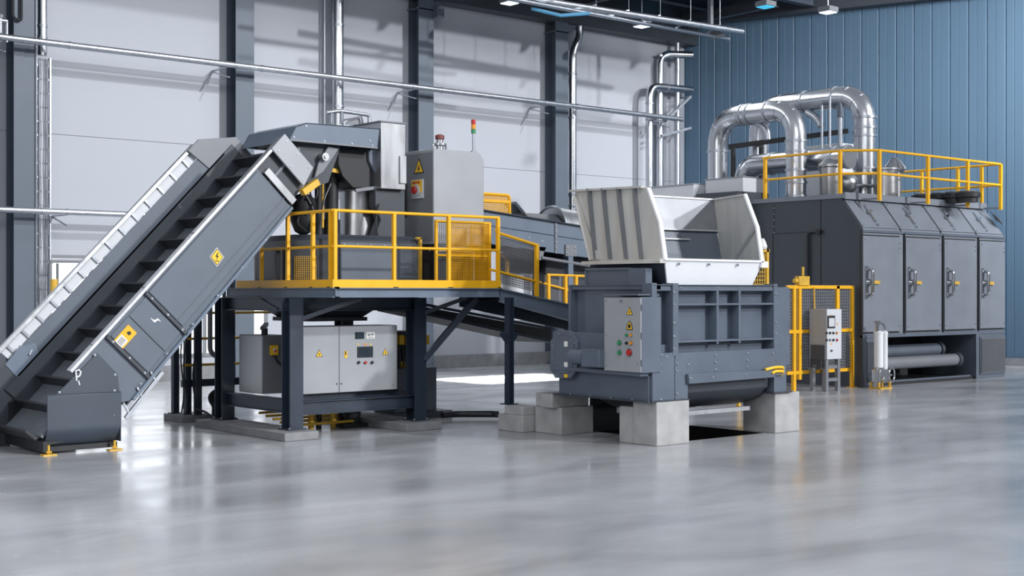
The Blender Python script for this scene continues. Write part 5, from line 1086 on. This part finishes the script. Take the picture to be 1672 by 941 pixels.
# roof deck with overhanging lip
rd = [(DX0-.02, 18.26), (DX1-.05, 18.26), (DX1-.05, DYB), (25.85, DYB), (25.85, 20.95), (DX0-.02, 20.95)]
mb = MB(); mb.prism(rd, 'Z', ZD+.02, ZD+.06); mb.build('roof_deck', 'dark', dy)
mb = MB(); mb.box(DX0-.03, DX1-.05, 18.2, 18.25, ZD-.02, ZD+.13); mb.box(DX0-.04, DX0-.02, 18.2, 20.9, ZD+.0, ZD+.1); mb.build('deck_lip', 'door', dy)
mb = MB(); q = DX1-.25; mb.plate([(q, 18.0, ZD-.1), (DX1+.0, 18.0, ZD-.3), (DX1+.0, 17.75, ZD-.45), (q, 17.75, ZD-.3)], (0, 0, .02)); mb.build('corner_plate', 'grey2', dy)
# roof guard rail
rg = thing('roof_guardrail', (25, 18.4, ZD+.06), 'slim yellow guard rail around the roof of the charcoal process housing', 'guard rail')
RT, RM, RB = 5.29, 4.77, ZD+.06
runs = [[(25.0, 20.55), (25.0, 18.36)], [(25.0, 18.36), (25.6, 17.74)], [(25.6, 17.74), (30.7, 17.74)], [(30.7, 17.74), (30.7, 20.8)]]
for ru in runs:
    for nm, z in (('top_rail', RT), ('mid_rail', RM)):
        mb = MB(); mb.tube([(*ru[0], z), (*ru[1], z)], .03, 10); mb.build(nm, 'yellow', rg)
pp_ = [(25.0, 20.5), (25.0, 18.36), (25.6, 17.74)]+[(ony(px, 300, 17.74).x, 17.74) for px in (1515, 1580)]+[(30.7, 17.74)]+[(30.7, onx(px, 290, 30.7).y) for px in (1603, 1564, 1505)]
for x, y in pp_:
    mb = MB(); mb.box(x-.035, x+.035, y-.035, y+.035, RB-.12 if y < 17.8 else RB, RT)
    mb.build('post', 'yellow', rg)
    if y < 17.8: mb = MB(); mb.box(x-.02, x+.02, y+.03, 18.2, RB-.09, RB-.05); mb.build('post_bracket', 'door', rg)
# ---- ducts over the roof
def duct(name, pts, r, lab, rad, bands, m='duct'):
    root = thing(name, pts[0], lab, 'duct', 'polished roof ducts')
    path = round_path(pts, rad, 10); mb = MB(); mb.tube(path, r, 28); mb.build('duct_run', m, root)
    for p, ax in bands:
        p = Vector(p); ax = Vector(ax); mb = MB(); mb.cyl(p-ax*.03, p+ax*.03, r*1.09, n=28); mb.build('joint_band', 'pipe', root)
    # segment rings on the elbows
    for i in range(1, len(path)-1):
        if (path[i+1]-path[i]).length < rad*.6 and i % 3 == 0:
            ax = (path[i+1]-path[i-1]).normalized(); mb = MB(); mb.cyl(path[i]-ax*.012, path[i]+ax*.012, r*1.04, n=28); mb.build('seam_ring', m, root)
    return root
XA = 26.0; ra = .25; yA0, yA1 = onx(1300, 300, XA).y, onx(1172, 250, XA).y; zA = onx(1250, 183, XA).z
duct('roof_duct', [(XA, yA0, ZD+.06), (XA, yA0, zA), (XA, yA1, zA), (XA, yA1, 4.9)], ra, 'nearer polished arch duct, in front on the roof of the process housing', .75,
     [((XA, yA0, z), (0, 0, 1)) for z in (ZD+.2, 4.75, 5.05, 5.75, 5.5)]+[((XA, yA1, 5.7), (0, 0, 1)), ((XA, yA1-.85, zA), (0, 1, 0)), ((XA, yA1-1.05, zA), (0, 1, 0)), ((XA, yA0+.85, zA), (0, 1, 0))])
XB = 27.8; yB0, yB1 = onx(1412, 300, XB).y, onx(1240, 165, XB).y; zB = onx(1380, 158, XB).z
duct('roof_duct', [(XB, yB0, ZD+.06), (XB, yB0, zB), (XB, yB1, zB), (XB, yB1, ZD+.06)], .27, 'taller polished arch duct farther back, its vertical leg near the round drums', .75,
     [((XB, yB0, z), (0, 0, 1)) for z in (ZD+.2, 4.7, 5.15, 5.95, 6.15, 6.4)]+[((XB, yB0+.85, zB), (0, 1, 0)), ((XB, yB1-1.5, zB), (0, 1, 0))])
XC = 26.6; yC1 = onx(1217, 280, XC).y; yC0 = onx(1388, 262, XC).y; zC_ = onx(1300, 264, XC).z
duct('roof_duct', [(XC, yC1, 4.55), (XC, yC1, zC_), (XC, yC0, zC_)], .27, 'low polished duct with one elbow, passing behind the near arch leg', .75,
     [((XC, yC1, 4.85), (0, 0, 1)), ((XC, yC1-.9, zC_), (0, 1, 0)), ((XC, yC0+.05, zC_), (0, 1, 0)), ((XC, yC0+.4, zC_), (0, 1, 0))])
# small branch pipe from arch to frame and black frame behind
mb = MB(); a = onx(1228, 198, 26.15); mb.tube(round_path([a, onx(1240, 202, 26.15), onx(1252, 212, 26.15), onx(1253, 228, 26.15)], .2), .09, 12); tag(mb.build('branch_pipe', 'pipe'), 'short curved branch pipe dropping from the near arch duct', 'pipe')
fr = thing('black_pipe_frame', (26.5, 23, ZD+.06), 'black steel frame behind the polished ducts on the roof', 'frame')
mb = MB(); mb.bar(onx(1190, 240, 27.0), onx(1385, 214, 28.4), .1, .12); mb.build('frame_beam', 'black', fr)
for px, x in ((1197, 27.0), (1243, 27.3)):
    p = onx(px, 240, x); mb = MB(); mb.bar((x, p.y, ZD+.06), (x, p.y, p.z), .09, .09); mb.build('frame_post', 'black', fr)
# tanks on the roof
def tank(name, px, x, r, prof_top, lab, wide=1):
    p = onx(px, 300, x); t = thing(name, (x, p.y, ZD+.06), lab, 'tank'); return t, p.y
XT = 26.4; tk, ty = tank('dome_tank', 1356, XT, .3, 0, 'round-topped steel tank on the roof between the arch legs')
zt1_ = onx(1356, 262, XT).z-ZD-.06
mb = MB(); mb.lathe([(.24, 0), (.26, .06), (.26, zt1_-.18), (.31, zt1_-.16), (.31, zt1_-.11), (.25, zt1_-.06), (.14, zt1_+.02), (.05, zt1_+.05)], (XT, ty, ZD+.06), 30); mb.build('tank_shell', 'steel', tk)
mb = MB()
for k in range(10): a = 2*PI*k/10; mb.cyl((XT+.29*math.cos(a), ty+.29*math.sin(a), ZD+.06+zt1_-.19), (XT+.29*math.cos(a), ty+.29*math.sin(a), ZD+.06+zt1_-.08), .018, n=8)
mb.build('flange_bolts', 'chrome', tk)
pb = onx(1383, 300, 27.05); vt = thing('ball_vessel', (27.05, pb.y, ZD+.06), 'small bulb-shaped steel vessel right of the round-topped tank', 'tank')
zz = onx(1383, 300, 27.05).z; mb = MB(); mb.lathe([(.02, -.26)]+[(.26*math.cos(a), .26*math.sin(a)) for a in [-1.2+2.4*i/10 for i in range(11)]]+[(.02, .26)], (27.05, pb.y, zz), 24); mb.build('vessel_shell', 'steel', vt)
mb = MB(); mb.cyl((27.05, pb.y, ZD+.06), (27.05, pb.y, zz-.2), .09, n=14); mb.tube([(27.05, pb.y-.2, zz-.05), (27.6, pb.y-.4, zz-.05)], .04, 8); mb.build('vessel_foot', 'steel', vt)
XD = 27.6; pd = onx(1446, 300, XD); dt = thing('flanged_drum', (XD, pd.y, ZD+.06), 'squat steel drum with conical ribbed cap right of the tall arch leg', 'tank')
zd = onx(1446, 273, XD).z-ZD-.06
mb = MB(); mb.lathe([(.2, 0), (.2, .1), (.29, .14), (.29, zd-.1), (.33, zd-.08), (.33, zd-.03), (.2, zd)], (XD, pd.y, ZD+.06), 30); mb.build('drum_shell', 'steel', dt)
XV = 28.3; pv = onx(1461, 300, XV); cw = thing('cowl_vent', (XV, pv.y, ZD+.06), 'steel vent with cone-shaped cowl beside the squat drum', 'vent'); zv = onx(1461, 258, XV).z-ZD-.06
mb = MB(); mb.lathe([(.16, 0), (.16, zd*.9), (.22, zd*.92), (.26, zd), (.24, zd+.02), (.1, zv-.04), (.04, zv)], (XV, pv.y, ZD+.06), 22); mb.build('vent_body', 'steel', cw)
mb = MB()
for k in range(12): a = 2*PI*k/12; mb.bar((XV+.26*math.cos(a), pv.y+.26*math.sin(a), ZD+.06+zd+.02), (XV+.06*math.cos(a), pv.y+.06*math.sin(a), ZD+.06+zv), .02, .03)
mb.build('cowl_ribs', 'chrome', cw)
# thin instrument pipes
for k, (px, py0, x, lab) in enumerate(((1342, 172, 26.5, 'thin upright pipe above the round-topped tank, leftmost of three'), (1355, 158, 26.8, 'thin upright pipe above the round-topped tank, middle of three'))):
    p = onx(px, py0, x); mb = MB(); mb.tube([(x, p.y, ZD+.06), (x, p.y, p.z)], .03, 8); tag(mb.build('instrument_pipe', 'pipe'), lab, 'pipe')
p = onx(1372, 185, 27.0); ip = thing('instrument_pipe', (27.0, p.y, ZD+.06), 'capped upright pipe above the round-topped tank, rightmost of three', 'pipe')
mb = MB(); mb.tube([(27.0, p.y, ZD+.06), (27.0, p.y, p.z)], .055, 12); mb.build('pipe_run', 'pipe', ip)
mb = MB(); mb.cyl((27.0, p.y, p.z-.1), (27.0, p.y, p.z+.06), .08, n=14); mb.tube(round_path([(27.0, p.y, p.z+.06), (27.0, p.y, p.z+.25), (27.0, p.y+.5, p.z+.3)], .2), .05, 10); mb.build('cap', 'dark', ip)
mb = MB(); a = onx(1318, 184, 27.65); mb.tube(round_path([a, onx(1333, 192, 27.65), onx(1341, 206, 27.65)], .25), .1, 12); tag(mb.build('branch_pipe', 'pipe'), 'curved branch pipe dropping from the tall arch duct', 'pipe')
# pale box behind tanks, low dark fan units behind the far rail
p = onx(1340, 250, 28.6); mb = MB(); mb.box(28.6, 29.2, onx(1375, 250, 28.6).y, onx(1316, 250, 28.6).y, ZD+.06, onx(1340, 237, 28.6).z); tag(mb.build('vent_box', 'lightgrey', bevel=.01), 'pale grey box behind the tanks on the roof', 'box')
for k, px in enumerate((1508, 1535, 1558, 1580)):
    p = onx(px, 312, 29.2); r_ = thing('roof_fan', (29.2, p.y, ZD+.06), 'low black roof fan behind the rail, %s from the left of four' % ('first', 'second', 'third', 'fourth')[k], 'fan', 'roof fans')
    mb = MB(); mb.lathe([(.24, 0), (.24, .1), (.3, .12), (.3, .22), (.26, .24), (.08, .25)], (29.2, p.y, ZD+.06), 20); mb.build('fan_housing', 'black', r_)
    mb = MB(); mb.tube([(29.2+.2*math.cos(a), p.y+.2*math.sin(a), ZD+.32) for a in [2*PI*i/14 for i in range(15)]], .015, 6); mb.build('fan_ring', 'grey2', r_)
# ---- dark cabinet and pale steel boxes behind the hopper
qx, qy = 24.58, 21.0
qyb = onx(1136, 318, qx).y
mb = MB(); mb.box(qx, 25.75, qy, qyb, 0, 4.52); tag(mb.build('tall_dark_cabinet', 'darker', bevel=.015), 'tall dark cabinet between the hopper and the process housing', 'cabinet')
zt2 = 4.5
b0, b1 = onx(1213, 300, qx+.35).y, min(qyb, onx(1133, 300, qx+.35).y); zs1 = onx(1133, 296, qx+.35).z
r_ = thing('steel_plenum', (qx+.6, (b0+b1)/2, 4.52), 'pale streaked steel box on top of the tall dark cabinet', 'box')
mb = MB(); mb.box(qx+.35, qx+1.15, b0, b1, 4.52, zs1); mb.build('box_shell', 'lightgrey', r_, .01); mb = MB(); mb.box(qx+.33, qx+1.17, b0-.02, b1+.02, zs1, zs1+.02); mb.build('box_lid', 'steel', r_)
c0_, c1_ = onx(1135, 310, qx).y, onx(1050, 300, qx).y; zz = onx(1100, 304, qx).z
r_ = thing('steel_plenum', (qx+.6, (c0_+c1_)/2, 0), 'tall pale streaked steel housing directly behind the hopper', 'housing')
mb = MB(); mb.box(qx, qx+1.2, max(c0_, qyb)+.05, c1_, 0, zz); mb.build('box_shell', 'lightgrey', r_, .01); mb = MB(); mb.box(qx-.02, qx+1.2, max(c0_, qyb)+.05, c1_+.02, zz, zz+.03); mb.build('box_lid', 'steel', r_)
# ---- yellow mesh fence, console, filters
FY = 17.95
fn = thing('mesh_fence', (23.5, FY, 0), 'yellow framed mesh fence panel right of the shredder', 'fence')
f0, f1 = ony(1284, 500, FY).x, ony(1391, 500, FY).x; ftop, fbot, fmid = ony(1391, 467, FY).z, .40, ony(1391, 539, FY).z
xs2 = [ony(px, 500, FY).x for px in (1296, 1305, 1367)]
mb = MB(); mb.box(f1-.035, f1+.035, FY-.035, FY+.035, 0, ftop); mb.box(f1-.1, f1+.1, FY-.08, FY+.08, 0, .015); mb.build('post', 'yellow', fn)
for x in xs2[:2]: mb = MB(); mb.box(x-.04, x+.04, FY-.035, FY+.035, .25 if x != xs2[0] else .0, ftop); mb.build('post', 'yellow', fn)
mb = MB(); mb.box(xs2[2]-.05, xs2[2]+.05, FY-.03, FY+.03, fbot, ftop); mb.build('stile', 'yellow', fn)
for z in (ftop-.03, fmid, fbot): mb = MB(); mb.box(f0, f1, FY-.03, FY+.03, z-.035, z+.035); mb.build('rail', 'yellow', fn)
mb = MB(); mb.grid((f0, FY+.02, fbot), (f1-f0, 0, 0), (0, 0, ftop-fbot), 34, 28, .009); mb.build('wire_mesh', 'grey2', fn)
mb = MB(); a = ony(1329, 470, FY-.05); mb.tube([a, a+Vector((.02, 0, -.5)), a+Vector((-.02, 0, -1.0)), a+Vector((0, 0, -1.35))], .02, 7); tag(mb.build('hanging_chain', 'yellow2'), 'rusty yellow chain hanging on the mesh fence behind the console', 'chain')
mb = MB(); a = ony(1311, 459, FY); mb.box(a.x-.2, a.x+.16, FY-.06, FY+.06, ftop+.0, ftop+.2); mb.cyl((a.x-.3, FY, ftop+.1), (a.x-.2, FY, ftop+.1), .05, n=12); mb.tube([(a.x, FY, ftop+.2), (a.x, FY, ftop+.4)], .03, 8)
tag(mb.build('gate_lock', 'yellow2', bevel=.01), 'yellowish lock box on top of the mesh fence', 'lock')
# second yellow mesh seen between hopper and dark cabinet
mf = thing('mesh_fence', (20, 15.5, 0), 'greenish-yellow mesh fence strip behind the right side of the hopper', 'fence')
y2 = 16.2; h0, h1_ = ony(1226, 440, y2).x, ony(1252, 440, y2).x; zt3 = ony(1240, 407, y2).z
mb = MB(); mb.box(h1_-.03, h1_+.03, y2-.03, y2+.03, 0, zt3); mb.box(h0-.35, h1_+.05, y2-.03, y2+.03, zt3-.05, zt3); mb.box(h0-.38, h0-.32, y2-.03, y2+.03, 0, zt3); mb.build('frame', 'yellow2', mf)
mb = MB(); mb.grid((h0-.35, y2, .3), (h1_-h0+.35, 0, 0), (0, 0, zt3-.35), 12, 34, .006); mb.build('wire_mesh', 'yellow2', mf)
mb = MB(); p = ony(1245, 398, y2); mb.lathe([(.07, 0), (.09, .05), (.06, .14), (.03, .2)], (p.x, y2, zt3), 14); tag(mb.build('beacon', 'paper'), 'small cream beacon on the mesh strip right of the hopper', 'lamp')
# console
kx0, kx1, ky0 = 23.28, ony(1373, 550, 17.45).x, 17.45
kz0, kz1 = ony(1342, 588, ky0).z, ony(1342, 505, ky0).z
kyb = FY-.06
cs_ = thing('operator_console', (23.6, 17.65, 0), 'light grey operator console with small screen on a grey stand before the mesh fence', 'control console')
mb = MB(); mb.box(kx0, kx1, ky0, kyb, kz0, kz1); mb.build('console_body', 'grey', cs_, .008)
mb = MB(); mb.box(kx0+.005, kx1-.005, ky0-.02, ky0-.001, kz0+.005, kz1-.005); kd = mb.build('console_door', 'lightgrey', cs_, .005)
def K(px, py): return ony(px, py, ky0-.021)
rect_on(kd, 'screen_bezel', K(1357, 526), (0, -1, 0), .26, .27, 'ink', .008); rect_on(kd, 'screen_glass', K(1357.5, 526.5), (0, -1, 0), .19, .18, 'lightgrey', .004, .008)
for px, py, m_ in ((1357, 516, 'orange'), (1367, 529, 'orange'), (1357, 562, 'orange')): rect_on(kd, 'small_label', K(px, py), (0, -1, 0), .05, .03, m_, .003)
for r__, (py, ms_) in enumerate(((544, ('ink', 'ink', 'ink', 'orange')), (555.5, ('ink', 'grey2', 'ink', 'red')))):
    for px, m_ in zip((1349, 1354.5, 1360, 1366), ms_): button(kd, K(px, py), (0, -1, 0), .026, m_)
button(kd, K(1357, 573), (0, -1, 0), .02, 'ink')
for x, y in ((kx0+.05, ky0+.05), (kx1-.05, ky0+.05), (kx0+.05, kyb-.05), (kx1-.05, kyb-.05)):
    mb = MB(); mb.box(x-.045, x+.045, y-.04, y+.04, 0, kz0 if y > 17.6 or x > 23.5 else kz0+.22); mb.build('leg', 'grey2', cs_)
for z in (.25, .52): mb = MB(); mb.box(kx0+.05, kx1-.05, ky0+.02, ky0+.07, z-.035, z+.035); mb.build('stretcher', 'grey2', cs_)
mb = MB(); mb.grid((kx0-.01, ky0+.05, .5), (0, kyb-ky0-.1, 0), (0, 0, kz0-.2), 8, 12, .006); mb.build('side_mesh', 'darker', cs_)
# twin filter cylinders
tf = thing('twin_filter', (25.05, 17.35, 0), 'pair of upright white filter cylinders on a small valve stand before the first door', 'filter')
fy2 = 17.35
for px, r_, z0_, z1_ in ((1434.5, .10, 600, 546), (1444.5, .065, 602, 546)):
    a = ony(px, z0_, fy2); b_ = ony(px, z1_, fy2)
    mb = MB(); mb.lathe([(r_*.6, -.03), (r_, 0), (r_, b_.z-a.z), (r_*1.08, b_.z-a.z+.01), (r_*1.08, b_.z-a.z+.05), (r_*.4, b_.z-a.z+.08)], (a.x, fy2, a.z), 22); mb.build('filter_cylinder', 'white', tf)
a = ony(1431, 545, fy2); b_ = ony(1446, 545, fy2); tpz = ony(1436, 527, fy2).z
mb = MB(); mb.tube(round_path([(a.x+.03, fy2, a.z), (a.x+.03, fy2, tpz), (b_.x-.06, fy2, tpz-.03), (b_.x, fy2, b_.z)], .15), .024, 9); mb.cyl((a.x+.03, fy2, a.z), (a.x+.03, fy2, tpz), .04, n=12); mb.cyl((a.x+.03, fy2, tpz-.02), (a.x+.03, fy2, tpz+.04), .07, n=12); mb.build('top_pipe', 'chrome', tf)
m_a = ony(1433, 618, fy2); mb = MB(); mb.box(m_a.x-.05, m_a.x+.28, fy2-.1, fy2+.12, .12, .42); mb.cyl((m_a.x+.02, fy2-.1, .2), (m_a.x+.02, fy2-.18, .2), .07, n=14); mb.cyl((m_a.x-.05, fy2, .02), (m_a.x-.05, fy2, .45), .05, n=12); mb.build('valve_block', 'chrome', tf, .01)
mb = MB(); w_ = ony(1453, 612, fy2); mb.tube([(w_.x, fy2-.02+.13*math.cos(a), w_.z+.15*math.sin(a)) if False else (w_.x+.1*math.cos(a), fy2-.05, w_.z-.0+.16*math.sin(a)) for a in [2*PI*i/16 for i in range(17)]], .022, 7); mb.cyl((w_.x-.12, fy2-.05, w_.z), (w_.x, fy2-.05, w_.z), .02, n=8); mb.build('hand_wheel', 'chrome', tf)
mb = MB(); mb.box(m_a.x-.12, m_a.x+.32, fy2-.16, fy2+.16, 0, .025)
for dx in (-.1, .3): mb.box(m_a.x+dx-.02, m_a.x+dx+.02, fy2-.12, fy2-.08, .02, .14); mb.box(m_a.x+dx-.02, m_a.x+dx+.02, fy2+.08, fy2+.12, .02, .14)
mb.build('valve_stand', 'yellow2', tf)
